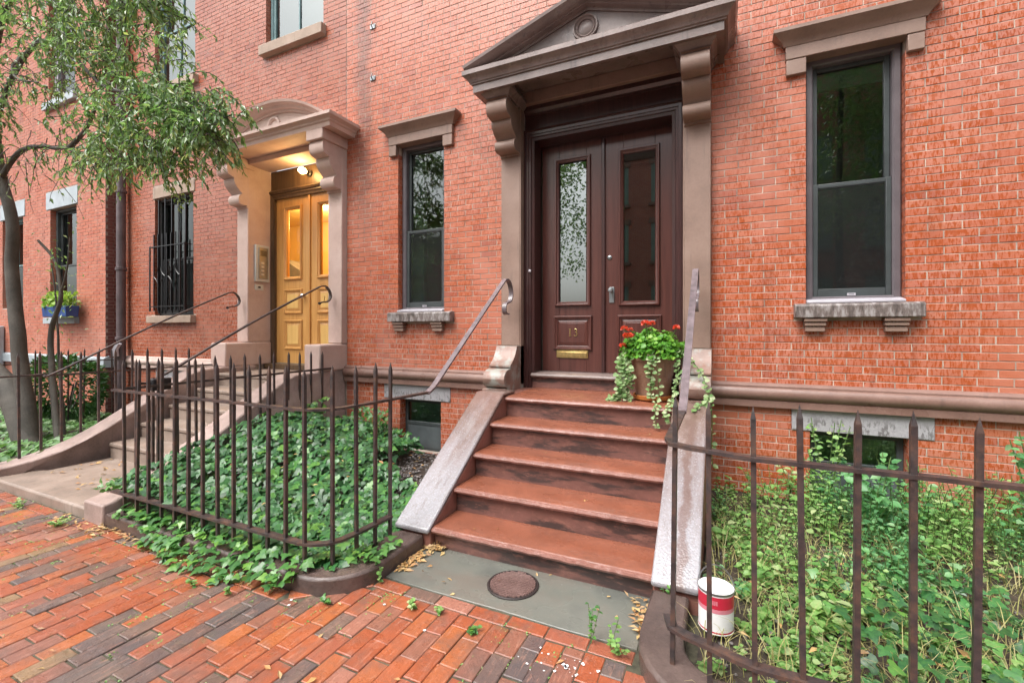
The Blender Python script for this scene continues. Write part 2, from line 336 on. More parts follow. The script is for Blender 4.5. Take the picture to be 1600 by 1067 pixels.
# ------------------------------------------------------------------ mesh builder
class MB:
    def __init__(s): s.v = []; s.f = []
    def add(s, vs, fs):
        o = len(s.v); s.v.extend(tuple(p) for p in vs); s.f.extend(tuple(i + o for i in f) for f in fs); return s
    def box(s, x0, x1, y0, y1, z0, z1):
        x0, x1 = min(x0, x1), max(x0, x1); y0, y1 = min(y0, y1), max(y0, y1); z0, z1 = min(z0, z1), max(z0, z1)
        v = [(x, y, z) for z in (z0, z1) for y in (y0, y1) for x in (x0, x1)]
        return s.add(v, [(0, 2, 3, 1), (4, 5, 7, 6), (0, 1, 5, 4), (2, 6, 7, 3), (0, 4, 6, 2), (1, 3, 7, 5)])
    def prism_x(s, poly, x0, x1):          # poly in (y,z)
        n = len(poly); v = [(x0, a, b) for a, b in poly] + [(x1, a, b) for a, b in poly]
        f = [tuple(range(n))[::-1], tuple(range(n, 2 * n))] + [(i, (i + 1) % n, n + (i + 1) % n, n + i) for i in range(n)]
        return s.add(v, f)
    def prism_y(s, poly, y0, y1):          # poly in (x,z)
        n = len(poly); v = [(a, y0, b) for a, b in poly] + [(a, y1, b) for a, b in poly]
        f = [tuple(range(n))[::-1], tuple(range(n, 2 * n))] + [(i, (i + 1) % n, n + (i + 1) % n, n + i) for i in range(n)]
        return s.add(v, f)
    def prism_z(s, poly, z0, z1):
        n = len(poly); v = [(a, b, z0) for a, b in poly] + [(a, b, z1) for a, b in poly]
        f = [tuple(range(n))[::-1], tuple(range(n, 2 * n))] + [(i, (i + 1) % n, n + (i + 1) % n, n + i) for i in range(n)]
        return s.add(v, f)
    def sweep(s, path, prof, N, closed=False, caps=True):
        # profile points (a, b): a to the right of the travel direction seen along -N, b along N; mitred at the corners
        N = Vector(N).normalized(); P = [Vector(p) for p in path]; n = len(P); m = len(prof); rings = []
        for i in range(n):
            if closed: d0 = (P[i] - P[i - 1]).normalized(); d1 = (P[(i + 1) % n] - P[i]).normalized()
            else:
                d0 = (P[i] - P[i - 1]).normalized() if i else (P[1] - P[0]).normalized()
                d1 = (P[i + 1] - P[i]).normalized() if i < n - 1 else d0
            s0 = d0.cross(N); s1 = d1.cross(N); b = s0 + s1
            b = b / max(.2, b.dot(s0)) if b.length > 1e-6 else s0
            rings.append([P[i] + b * a + N * c for a, c in prof])
        v = [p for r in rings for p in r]; f = []
        for i in range(n if closed else n - 1):
            j = (i + 1) % n
            for k in range(m):
                l = (k + 1) % m
                f.append((i * m + k, i * m + l, j * m + l, j * m + k))
        if caps and not closed: f.append(tuple(range(m))); f.append(tuple(range((n - 1) * m, n * m))[::-1])
        return s.add(v, f)
    def tube(s, pts, r, n=6, caps=True, flat=None):
        P = [Vector(p) for p in pts]; up = None; rings = []
        for i, p in enumerate(P):
            t = (P[min(i + 1, len(P) - 1)] - P[max(i - 1, 0)])
            t = t.normalized() if t.length > 1e-9 else Vector((0, 0, 1))
            if up is None: up = Vector((0, 0, 1)) if abs(t.z) < .9 else Vector((1, 0, 0))
            sd = t.cross(up)
            sd = sd.normalized() if sd.length > 1e-6 else Vector((1, 0, 0)); up = sd.cross(t).normalized()
            rr = r[i] if isinstance(r, (list, tuple)) else r
            ring = []
            for k in range(n):
                if flat: a, b = [(-1, -1), (1, -1), (1, 1), (-1, 1)][k]; ring.append(p + sd * a * flat[0] + up * b * flat[1])
                else: an = 2 * math.pi * k / n; ring.append(p + sd * math.cos(an) * rr + up * math.sin(an) * rr)
            rings.append(ring)
        v = [q for g in rings for q in g]; f = []
        for i in range(len(P) - 1):
            for k in range(n): l = (k + 1) % n; f.append((i * n + k, i * n + l, (i + 1) * n + l, (i + 1) * n + k))
        if caps: f.append(tuple(range(n))[::-1]); f.append(tuple(range((len(P) - 1) * n, len(P) * n)))
        return s.add(v, f)
    def bar(s, pts, w, h): return s.tube(pts, 0, 4, True, (w / 2, h / 2))
    def lathe(s, prof, n, c=(0, 0, 0), axis='z', caps=True):
        v = []; f = []; m = len(prof)
        for k in range(n):
            an = 2 * math.pi * k / n
            for r, z in prof:
                if axis == 'z': v.append((c[0] + r * math.cos(an), c[1] + r * math.sin(an), c[2] + z))
                elif axis == 'y': v.append((c[0] + r * math.cos(an), c[1] - z, c[2] + r * math.sin(an)))
                else: v.append((c[0] + z, c[1] + r * math.cos(an), c[2] + r * math.sin(an)))
        for k in range(n):
            j = (k + 1) % n
            for i in range(m - 1): f.append((k * m + i, j * m + i, j * m + i + 1, k * m + i + 1))
        if caps:
            f.append(tuple(k * m for k in range(n))[::-1]); f.append(tuple(k * m + m - 1 for k in range(n)))
        return s.add(v, f)
    def blob(s, c, r, seed=0, sub=1):
        # small rough stone
        t = (1 + 5 ** .5) / 2
        V = [(-1, t, 0), (1, t, 0), (-1, -t, 0), (1, -t, 0), (0, -1, t), (0, 1, t), (0, -1, -t), (0, 1, -t), (t, 0, -1), (t, 0, 1), (-t, 0, -1), (-t, 0, 1)]
        Fc = [(0, 11, 5), (0, 5, 1), (0, 1, 7), (0, 7, 10), (0, 10, 11), (1, 5, 9), (5, 11, 4), (11, 10, 2), (10, 7, 6), (7, 1, 8), (3, 9, 4), (3, 4, 2), (3, 2, 6), (3, 6, 8), (3, 8, 9), (4, 9, 5), (2, 4, 11), (6, 2, 10), (8, 6, 7), (9, 8, 1)]
        rr = r if isinstance(r, tuple) else (r, r, r)
        return s.add([(c[0] + a * rr[0] / 1.9 * random.uniform(.75, 1.2), c[1] + b * rr[1] / 1.9 * random.uniform(.75, 1.2), c[2] + d * rr[2] / 1.9 * random.uniform(.75, 1.2)) for a, b, d in V], Fc)
    def mesh(s, name, mat, smooth=True, ang=35):
        me = bpy.data.meshes.new(name); me.from_pydata(s.v, [], s.f); me.materials.append(mat)
        me.validate()
        if smooth: me.shade_smooth(); me.set_sharp_from_angle(angle=R(ang))
        return me
    def build(s, name, mat, parent=None, bevel=0., smooth=True, loc=None, ang=35):
        ob = bpy.data.objects.new(name, s.mesh(name, mat, smooth, ang)); COL.objects.link(ob)
        if parent is not None: attach(ob, parent)
        if bevel:
            b = ob.modifiers.new('bevel', 'BEVEL'); b.width = bevel; b.segments = 2; b.limit_method = 'ANGLE'; b.angle_limit = R(40)
        return ob

def root_of(o):
    p = Vector(o.location)
    while o.parent is not None: o = o.parent; p = p + Vector(o.location)
    return p
def attach(ob, parent):
    """vertices are in world metres: cancel the parent's translation"""
    ob.parent = parent; ob.location = Vector(ob.location) - root_of(parent)
def tag(o, label=None, cat=None, group=None, kind=None):
    if label: o['label'] = label
    if cat: o['category'] = cat
    if group: o['group'] = group
    if kind: o['kind'] = kind
    return o
def thing(name, loc, label, cat, group=None):
    o = bpy.data.objects.new(name, None); o.empty_display_size = .2; COL.objects.link(o); o.location = loc
    return tag(o, label, cat, group)
def inst(name, me, parent, loc, rot=(0, 0, 0), sc=(1, 1, 1)):
    ob = bpy.data.objects.new(name, me); COL.objects.link(ob); ob.location = loc; ob.rotation_euler = rot; ob.scale = sc
    if parent is not None: attach(ob, parent)
    return ob
def project(p):
    d = Vector(p) - CAM; sy, cy = math.sin(YAW), math.cos(YAW)
    Z = -sy * d.x + cy * d.y; X = cy * d.x + sy * d.y
    if Z < .1: return None
    return (800 + 711.1 * X / Z, 516 - 711.1 * d.z / Z, Z)
U = random.uniform
def rrect(x0, x1, z0, z1, y): return [(x0, y, z0), (x0, y, z1), (x1, y, z1), (x1, y, z0)]   # travel up-right-down seen from the street
OUT = (0, -1, 0)

# ------------------------------------------------------------------ brick walls
BL, BJ, CH, CJ = .211, .0085, .065, .0075
def brick_verts(l, h, d, bev=.0022):
    # box centred on x and z, face at y=0 going back to y=d
    a, b = l / 2, h / 2
    fr = [(-a + bev, 0, -b + bev), (a - bev, 0, -b + bev), (a - bev, 0, b - bev), (-a + bev, 0, b - bev)]
    md = [(-a, bev, -b), (a, bev, -b), (a, bev, b), (-a, bev, b)]
    bk = [(-a, d, -b), (a, d, -b), (a, d, b), (-a, d, b)]
    f = [(0, 1, 2, 3)]
    for k in range(4):
        l2 = (k + 1) % 4
        f.append((4 + k, 4 + l2, l2, k)); f.append((8 + k, 8 + l2, 4 + l2, 4 + k))
    return fr + md + bk, f
def wall_panel(x0, x1, z0, z1, openings, y, depth, back=.30):
    """plain mortar sheet with real openings and jambs"""
    openings = [(a - .004, b + .004, c, d) for a, b, c, d in openings]
    xs = sorted({x0, x1, *[o[0] for o in openings], *[o[1] for o in openings]}); zs = sorted({z0, z1, *[o[2] for o in openings], *[o[3] for o in openings]})
    xs = [x for x in xs if x0 <= x <= x1]; zs = [z for z in zs if z0 <= z <= z1]
    m = MB()
    for i in range(len(xs) - 1):
        for j in range(len(zs) - 1):
            cx, cz = (xs[i] + xs[i + 1]) / 2, (zs[j] + zs[j + 1]) / 2
            if any(o[0] < cx < o[1] and o[2] < cz < o[3] for o in openings): continue
            m.add([(xs[i], y, zs[j]), (xs[i + 1], y, zs[j]), (xs[i + 1], y, zs[j + 1]), (xs[i], y, zs[j + 1])], [(0, 1, 2, 3)])
    for a, b, c, d in openings:
        for q in ([(a, c), (a, d)], [(a, d), (b, d)], [(b, d), (b, c)], [(b, c), (a, c)]):
            (p0, q0), (p1, q1) = q
            m.add([(p0, y, q0), (p1, y, q1), (p1, back, q1), (p0, back, q0)], [(0, 1, 2, 3)])
    return m
def lay_bricks(house, x0, x1, z0, ztop, openings, mat, yface=0., nmax=300, phase=0.):
    """running bond; the largest in view become single bricks, the rest one mesh"""
    cand = []; rest = MB(); nrow = int(6000)
    k = 0; z = z0
    while True:
        zc = z + CH / 2; k += 1
        if zc > max(ztop(x0), ztop(x1)): break
        off = (phase + (.5 if k % 2 else 0)) * BL + U(-.012, .012)
        cuts = sorted([(a, b) for a, b, c, d in openings if c < zc < d])
        spans = []; cur = x0
        for a, b in cuts:
            if a > cur: spans.append((cur, a))
            cur = max(cur, b)
        if cur < x1: spans.append((cur, x1))
        for a, b in spans:
            i = math.ceil((a + .05 - off) / BL); js = []
            while off + i * BL < b - .05: js.append(off + i * BL); i += 1
            lo, hi = [a + (BJ / 2 if a <= x0 else 0)] + [q + BJ / 2 for q in js], [q - BJ / 2 for q in js] + [b - (BJ / 2 if b >= x1 else 0)]
            for p, q in zip(lo, hi):
                if q - p < .03 or zc > ztop((p + q) / 2): continue
                edge = (p == a and a > x0) or (q == b and b < x1)
                cand.append((((p + q) / 2, yface + U(-.0015, .0015), zc), q - p, edge, abs((q - p) - (BL - BJ)) < 1e-4))
        z += CH
    scored = []
    for c in cand:
        pr = project(c[0])
        if c[3] and not c[2] and pr and 5 < pr[0] < 1595 and 5 < pr[1] < 1060: scored.append((pr[2], c))
    scored.sort(key=lambda t: t[0]); single = set(id(c) for _, c in scored[:nmax])
    v, f = brick_verts(BL - BJ, CH - CJ, .012); me = MB(); me.add(v, f); me = me.mesh('brick', mat, False)
    for c in cand:
        p, l, edge, full = c
        tw = (U(-.006, .006), U(-.004, .004), U(-.012, .012))
        if id(c) in single: inst('brick', me, house, p, tw)
        else:
            v, f = brick_verts(l, CH - CJ, .125 if edge else .012)
            rm = Matrix.Rotation(tw[1], 3, 'Y') @ Matrix.Rotation(tw[2], 3, 'Z')
            rest.add([Vector(p) + rm @ Vector(q) for q in v], f)
    ob = rest.build('brickwork', mat, house, smooth=False); ob['kind'] = 'stuff'
    return ob

# ------------------------------------------------------------------ the setting: ground
def ground():
    g = MB().box(-60, 60, -5.9, 60, -.5, -.035).build('ground', M['sand'], smooth=False); tag(g, kind='structure')
    st = MB().box(-60, 60, -15.0, -5.9, -.5, -.14).build('street', M['asphalt'], smooth=False); tag(st, kind='structure')
    fp = MB().box(-60, 60, -40, -15.0, -.5, -.02).build('far_pavement', M['concrete'], smooth=False); tag(fp, kind='structure')
    ck = MB().box(-60, 60, -6.05, -5.902, -.5, .0).build('street_kerb', M['granite'], bevel=.012); tag(ck, kind='structure')
    sw = MB().box(-16, 6, -5.9, -1.9, -.03, -.008).build('sidewalk', M['sand'], smooth=False); tag(sw, kind='structure')
    l, w = .208, .0985
    def pv(l, w, h=.04, b=.004):
        a, c = l / 2, w / 2
        v = [(-c + b, -a + b, 0), (c - b, -a + b, 0), (c - b, a - b, 0), (-c + b, a - b, 0), (-c, -a, -b), (c, -a, -b), (c, a, -b), (-c, a, -b), (-c, -a, -h), (c, -a, -h), (c, a, -h), (-c, a, -h)]
        f = [(0, 1, 2, 3)]
        for k in range(4): f += [(4 + k, 4 + (k + 1) % 4, (k + 1) % 4, k), (8 + k, 8 + (k + 1) % 4, 4 + (k + 1) % 4, 4 + k)]
        return v, f
    cand = []
    def top(x):
        if x > -1.98 and x < -.42: return -2.535
        if x <= -2.38: return -2.892
        if x <= -1.98: return -2.892 + (x + 2.38) / .40 * .357
        return -2.535 - min(1, (x + .42) / .35) * .36
    x = -15.0; j = 0
    while x < 5.5:
        ph = [0, .5, .22, .72][j % 4] + U(-.06, .06); y = top(x) ; first = l * (1 - (ph % 1.0))
        yy = y
        if first > .05: cand.append(((x, yy - first / 2, 0), first - .0045, w, 0)); yy -= first
        while yy > -5.88:
            cand.append(((x, yy - l / 2, 0), l - .0045, w, 0)); yy -= l + .0005
        x += w + .0045; j += 1
    def course(xa, ya, xb, yb):
        d = Vector((xb - xa, yb - ya)); n = max(1, round(d.length / .225)); an = math.atan2(d.y, d.x)
        for i in range(n):
            t = (i + .5) / n; cand.append(((xa + d.x * t, ya + d.y * t, 0), d.length / n - .012, w - .004, an - math.pi / 2))
    course(-15, -2.84, -2.42, -2.84); course(-2.40, -2.83, -2.02, -2.49); course(-2.0, -2.482, -.40, -2.482); course(.0, -2.95, 5, -2.95)
    sc = []
    for c in cand:
        q = project(c[0])
        if q and -30 < q[0] < 1630 and q[1] < 1100: sc.append((q[2], c))
    sc.sort(key=lambda t: t[0]); single = set(id(c) for _, c in sc[:300]); cache = {}; rest = MB()
    for c in cand:
        p, ll, ww, an = c; p = (p[0] + U(-.002, .002), p[1] + U(-.004, .004), U(-.004, .003)); rot = (U(-.014, .014), U(-.026, .026), an + U(-.015, .015))
        if id(c) in single:
            key = (round(ll, 2), round(ww, 3))
            if key not in cache: cache[key] = MB().add(*pv(*key)).mesh('brick', M['paver'], False)
            inst('brick', cache[key], sw, p, rot)
        else:
            v, f = pv(ll, ww); rm = Matrix.Rotation(rot[2], 3, 'Z'); rest.add([Vector(p) + rm @ Vector(q) for q in v], f)
    ob = rest.build('paving_bricks', M['paver'], sw, smooth=False); ob['kind'] = 'stuff'
    # bluestone slab at the foot of the main steps
    m = MB(); m.prism_z([(-2.0, -2.418), (-1.62, -2.424), (-1.18, -2.419), (-.80, -2.425), (-.40, -2.416), (-.40, -1.85), (-2.0, -1.85)], -.06, .001)
    tag(m.build('bluestone_slab', M['slab'], bevel=.004), kind='structure')
    # kerbs under the fences
    def arc(cx, cy, r, a0, a1, n=8): return [(cx + r * math.cos(R(a0 + (a1 - a0) * i / n)), cy + r * math.sin(R(a0 + (a1 - a0) * i / n))) for i in range(n + 1)]
    ko = [(-4.62, -2.785)] + arc(-2.36, -2.43, .355, -90, 0) + [(-2.005, -1.99)]
    ki = [(-2.27, -1.99)] + arc(-2.42, -2.43, .15, 0, -90, 5) + [(-4.62, -2.58)]
    m = MB(); m.prism_z(ko + ki, -.1, .10); tag(m.build('kerb', M['kerb'], bevel=.018), kind='structure')
    ko = [(-.385, -2.0), (-.385, -2.42)] + arc(.0, -2.42, .385, 180, 270) + [(5, -2.805), (5, -2.60), (.02, -2.60)] + arc(.02, -2.40, .20, 270, 180, 5) + [(-.18, -2.0)]
    m = MB(); m.prism_z(ko, -.1, .10); tag(m.build('kerb', M['kerb'], bevel=.018), kind='structure')
    # planting beds
    def soil(name, x0, x1, y0, y1, zf, nx=24, ny=16, mat='soil'):
        m = MB(); v = []; f = []
        for j in range(ny + 1):
            for i in range(nx + 1):
                x = x0 + (x1 - x0) * i / nx; y = y0 + (y1 - y0) * j / ny
                v.append((x, y, zf(x, y) + .03 * (mnoise.noise(Vector((x * 4, y * 4, 0))))))
        for j in range(ny):
            for i in range(nx): a = j * (nx + 1) + i; f.append((a, a + 1, a + nx + 2, a + nx + 1))
        m.add(v, f); tag(m.build(name, M[mat]), kind='structure')
    soil('garden_bed', -4.72, -2.24, -2.62, -.006, lambda x, y: .05)
    soil('garden_bed', -.12, 5, -2.64, -.006, lambda x, y: .05 + .04 * max(0, (y + 2) / 2))
    soil('garden_bed', -15, -6.9, -2.8, -.27, lambda x, y: .05, 30, 14)
ground()

# ------------------------------------------------------------------ facade pieces
def m_brickfar(name, c1, c2, mo):
    t = NT(name); p = t.pos(); sx = t.n('SeparateXYZ'); t.put(sx.inputs[0], p); cb = t.n('CombineXYZ')
    t.put(cb.inputs[0], sx.outputs[0]); t.put(cb.inputs[1], sx.outputs[2])
    b = t.n('TexBrick'); t.put(b.inputs['Vector'], cb.outputs[0]); b.inputs['Scale'].default_value = 1.0
    b.inputs['Brick Width'].default_value = BL; b.inputs['Row Height'].default_value = CH; b.inputs['Mortar Size'].default_value = .005
    t.put(b.inputs['Color1'], c1); t.put(b.inputs['Color2'], c2); t.put(b.inputs['Mortar'], mo)
    return t.done(t.bsdf(b.outputs[0], .8))
M['brickfar'] = m_brickfar('far_brick', (.42, .15, .10), (.34, .11, .08), (.45, .38, .33))

def room(win, x0, x1, z0, z1, y, depth=1.2, mat='room', pad=.25):
    m = MB(); a, b, c, d = x0 - pad, x1 + pad, z0 - pad, z1 + pad; e = y + depth
    v = [(a, y, c), (b, y, c), (b, y, d), (a, y, d), (a, e, c), (b, e, c), (b, e, d), (a, e, d)]
    m.add(v, [(4, 5, 6, 7), (0, 1, 5, 4), (2, 3, 7, 6), (0, 4, 7, 3), (1, 2, 6, 5)])
    # close the gap between opening and room
    o = [(x0, y, z0), (x1, y, z0), (x1, y, z1), (x0, y, z1)]
    m.add(o + v[:4], [(0, 1, 5, 4), (1, 2, 6, 5), (2, 3, 7, 6), (3, 0, 4, 7)])
    return m.build('interior', M[mat], win, smooth=False)

def window(house, x0, x1, z0, z1, yw=.105, frame='winframe', mould='winframe', glass='glass', split=.48, sub=True, screen=True, shade=None, latch=True, wmould=.05, muntin=False, label=None, rm='room'):
    w = MB().sweep(rrect(x0 + .003, x1 - .003, z0 + .003, z1 - .003, yw), [(0, -.06), (0, .02), (.012, .032), (wmould - .012, .032), (wmould, .018), (wmould, -.06)], OUT, True).build('window', M[mould], house)
    if label: tag(w, label)
    a, b, c, d = x0 + wmould, x1 - wmould, z0 + (.05 if sub else .03), z1 - wmould
    zm = c + (d - c) * split
    def sash(p, q, y, bot):
        t = .042; m = MB()
        m.box(a + .004, a + t, y - .02, y + .02, p, q).box(b - t, b - .004, y - .02, y + .02, p, q)
        m.box(a + t, b - t, y - .018, y + .018, p, p + bot).box(a + t, b - t, y - .018, y + .018, q - t * .9, q)
        if muntin: m.box((a + b) / 2 - .012, (a + b) / 2 + .012, y - .016, y + .016, p + bot, q - t * .9)
        m.build('sash', M[frame], w, bevel=.004)
        g = MB().add([(a + t, y + .004, p + bot), (b - t, y + .004, p + bot), (b - t, y + .004, q - t * .9), (a + t, y + .004, q - t * .9)], [(0, 1, 2, 3)])
        g.build('pane', M[glass], w, smooth=False)
    sash(zm - .02, d, yw + .055, .04); sash(c, zm + .022, yw + .012, .085)
    if screen: MB().add([(a + .042, yw - .012, c + .085), (b - .042, yw - .012, c + .085), (b - .042, yw - .012, zm), (a + .042, yw - .012, zm)], [(0, 1, 2, 3)]).build('insect_screen', M['mesh'], w, smooth=False)
    if sub:
        MB().prism_x([(yw + .03, z0 + .004), (-.035, z0 + .004), (-.035, z0 + .022), (yw - .005, z0 + .052), (yw + .03, z0 + .052)], x0 + .004, x1 - .004).build('sub_sill', M['subsill'], w, bevel=.004)
    if latch:
        cx = (a + b) / 2
        MB().sweep([(cx - .03, yw - .012, c + .02), (cx - .03, yw - .012, c + .042), (cx + .03, yw - .012, c + .042), (cx + .03, yw - .012, c + .02)], [(0, 0), (0, .012), (.008, .012), (.008, 0)], OUT, True).build('lift_handle', M['subsill'], w)
    if shade == 'top': MB().box(a + .03, b - .03, yw + .10, yw + .11, d - .19, d - .01).build('roller_shade', M['curtain'], w)
    if shade == 'side': MB().box(a + .0, a + .17, yw + .12, yw + .14, c + .05, d - .02).build('curtain', M['curtain'], w)
    if shade == 'top':
        m = MB(); n = 9
        for i in range(n):
            t0 = i / n; xa = b - .06 - .20 * t0 * t0 - .02; m.add([(xa - .05 * (1 + t0), yw + .10 + .02 * math.sin(i * 2.1), zm - .12 - .75 * t0), (b - .05, yw + .12 + .02 * math.cos(i * 1.7), zm - .10 - .75 * t0), (b - .05, yw + .12 + .02 * math.cos(i * 1.7 + 1.7), zm - .10 - .75 * (t0 + 1 / n)), (xa - .08 * (1 + t0), yw + .10 + .02 * math.sin(i * 2.1 + 2.1), zm - .12 - .75 * (t0 + 1 / n))], [(0, 1, 2, 3)])
        m.build('plastic_sheet', M['plastic'], w, smooth=False)
    room(w, x0 + .02, x1 - .02, z0 + .02, z1 - .02, yw + .16, .7 if rm == 'room' else .25, rm)
    return w

def hood(house, x0, x1, xa, xb, zb):
    """window head of brownstone: moulded cap, plain block, two ears"""
    m = MB().sweep([(x0 + .03, 0, 0), (x0 + .03, -.05, 0), (x1 - .03, -.05, 0), (x1 - .03, 0, 0)],
                   [(-.05, zb + .115), (.0, zb + .115), (.006, zb + .13), (.03, zb + .165), (.075, zb + .205), (.085, zb + .215), (.085, zb + .245), (-.05, zb + .262)], (0, 0, 1))
    m.box(x0 + .07, x1 - .07, -.045, .05, zb + .10, zb + .25)
    h = m.build('window_hood', M['brownstone'], house, ang=25)
    MB().box(x0 + .045, x1 - .045, -.048, .08, zb, zb + .112).build('lintel_block', M['brownstone'], h, bevel=.006)
    MB().box(x0 + .05, xa - .003, -.044, .03, zb - .137, zb - .004).build('hood_ear', M['brownstone'], h, bevel=.006)
    MB().box(xb + .003, x1 - .05, -.044, .03, zb - .137, zb - .004).build('hood_ear', M['brownstone'], h, bevel=.006)
    return h
def sill(house, x0, x1, z0, z1, blocks):
    s = MB().prism_x([(.05, z0), (-.10, z0), (-.10, z1 - .018), (-.085, z1 - .003), (.05, z1 + .008)], x0, x1).build('window_sill', M['sill'], house, bevel=.008)
    for b in blocks:
        m = MB()
        for k in range(3): m.box(b - .085 + k * .006, b + .085 - k * .006, -.085 + k * .014, .02, z0 - .037 * (k + 1) + .004 - (.012 if k == 2 else 0), z0 - .037 * k - .003)
        m.build('sill_block', M['brownstone'], s, bevel=.005)
    return s
def belt(house, x0, x1, mat):
    m = MB().sweep([(x0, 0, 0), (x1, 0, 0)], [(-.02, .905), (.052, .905), (.052, .958), (.044, .965), (.056, .975), (.074, .995), (.082, 1.022), (.078, 1.05), (.062, 1.072), (.045, 1.08), (.045, 1.096), (.020, 1.118), (-.02, 1.125)], (0, 0, 1))
    return m.build('belt_course', M[mat], house, ang=28)
def basement_window(house, x0, x1, z0, z1):
    w = MB().sweep(rrect(x0 + .003, x1 - .003, z0 + .003, z1 - .003, .14), [(0, -.05), (0, .03), (.045, .03), (.045, -.05)], OUT, True).build('basement_window', M['winframe'], house)
    zm = z0 + (z1 - z0) * .52
    MB().box(x0 + .045, x1 - .045, .10, .14, zm - .02, zm + .02).build('sash_rail', M['winframe'], w, bevel=.004)
    MB().add([(x0 + .04, .125, zm), (x1 - .04, .125, zm), (x1 - .04, .125, z1 - .04), (x0 + .04, .125, z1 - .04)], [(0, 1, 2, 3)]).build('pane', M['glass'], w, smooth=False)
    MB().box(x0 + .045, x1 - .045, .108, .114, z0 + .04, zm - .015).build('screen', M['screen'], w, smooth=False)
    MB().add([(x0 + .03, .16, zm), (x1 - .03, .16, zm), (x1 - .03, .16, z1 - .03), (x0 + .03, .16, z1 - .03)], [(0, 1, 2, 3)]).build('pane_backing', M['curtain'], w, smooth=False)  # green-grey board added behind the pane to lighten the dark interior
    room(w, x0 + .02, x1 - .02, z0 + .02, z1 - .02, .20, .5, pad=.1)
    return w
def console(cx, w, zt, zb, yo, yi):
    """scroll bracket side profile extruded along x: big upper lobe, cavetto, small lower roll"""
    h = zt - zb; P = []
    def p(a, b): P.append((-(yi + (yo - yi) * a), zb + h * b))
    P.append((0.0, zb)); P.append((0.0, zt))
    p(1.0, 1.0)
    for i in range(9): an = R(80 - 150 * i / 8); p(.86 + .17 * math.cos(an), .83 + .165 * math.sin(an))
    p(.80, .655); p(.66, .64)
    for i in range(6): an = R(80 + 95 * i / 5); p(.66 + .02 - .42 * (1 - math.sin(an)) - .0, .62 - .30 * i / 5)
    for i in range(8): an = R(100 - 190 * i / 7); p(.30 + .16 * math.cos(an), .17 + .12 * math.sin(an))
    p(.05, .05); p(.05, .0)
    return MB().prism_x(P, cx - w / 2, cx + w / 2)

def scroll_plinth(x0, x1):
    P = [(.12, .945), (-.535, .945), (-.535, .978), (-.500, .985)]
    for i in range(9): an = R(-80 + 165 * i / 8); P.append((-.40 - .125 * math.cos(an), 1.085 + .10 * math.sin(an)))
    P += [(-.360, 1.192), (-.352, 1.200), (-.375, 1.206), (-.375, 1.222), (-.335, 1.245), (-.285, 1.285), (-.245, 1.335), (-.215, 1.385), (-.20, 1.425), (.12, 1.425)]
    return MB().prism_x(P, x0, x1)

def numeral(parent, chars, x, y, z, h, mat):
    w = h * .42
    for i, ch in enumerate(chars):
        cx = x + (i - (len(chars) - 1) / 2) * h * .78; m = MB()
        if ch == '1':
            m.box(cx - h * .045, cx + h * .045, y - .006, y, z, z + h); m.box(cx - h * .14, cx + h * .14, y - .006, y - .0005, z, z + h * .07)
            m.box(cx - h * .14, cx + h * .10, y - .0065, y - .001, z + h * .93, z + h)
        else:
            pts = []
            for k in range(9): an = R(150 - 240 * k / 8); pts.append((cx - h * .02 + h * .19 * math.cos(an), y - .004, z + h * .77 + h * .19 * math.sin(an)))
            for k in range(10): an = R(80 - 240 * k / 9); pts.append((cx - h * .02 + h * .23 * math.cos(an), y - .004, z + h * .29 + h * .25 * math.sin(an)))
            m.tube(pts, h * .05, 5)
        m.build('numeral', mat, parent)

def door_leaf(house, x0, x1, z0, z1, pane, panels, y, mats, hinge=None, mould=.052):
    """pane=(x0,x1,z0,z1); panels = rects with a raised field"""
    wood, mo, field, glass = mats; px0, px1, pz0, pz1 = pane; m = MB(); y1 = y + .05
    m.box(x0, px0, y, y1, z0, z1).box(px1, x1, y, y1, z0, z1).box(px0, px1, y + .0005, y1, z0, pz0).box(px0, px1, y + .0005, y1, pz1, z1)
    leaf = m.build('door', M[wood], house, bevel=.003)
    def ring(a, b, c, d, w, hgt, nm):
        MB().sweep(rrect(a - w, b + w, c - w, d + w, y), [(0, -.002), (0, .012), (w * .18, hgt), (w * .42, hgt), (w * .55, hgt * .62), (w * .8, hgt * .5), (w, .004), (w, -.02)], OUT, True).build(nm, M[mo], leaf, ang=25)
    ring(px0, px1, pz0, pz1, mould, .030, 'pane_moulding')
    MB().add([(px0 - .004, y + .02, pz0), (px1 + .004, y + .02, pz0), (px1 + .004, y + .02, pz1), (px0 - .004, y + .02, pz1)], [(0, 1, 2, 3)]).build('pane', M[glass], leaf, smooth=False)
    for a, b, c, d in panels:
        w = mould * .95
        ring(a + w, b - w, c + w, d - w, w, .026, 'panel_moulding')
        i = w + .035
        MB().sweep(rrect(a + w + .004, b - w - .004, c + w + .004, d - w - .004, y), [(0, 0), (.0, .004), (.035, .016), (.05, .016), (.05, 0)], OUT, True).build('panel_bevel', M[mo], leaf, ang=20)
        MB().box(a + i, b - i, y - .0165, y + .01, c + i, d - i).build('panel_field', M[field], leaf, bevel=.003)
    return leaf

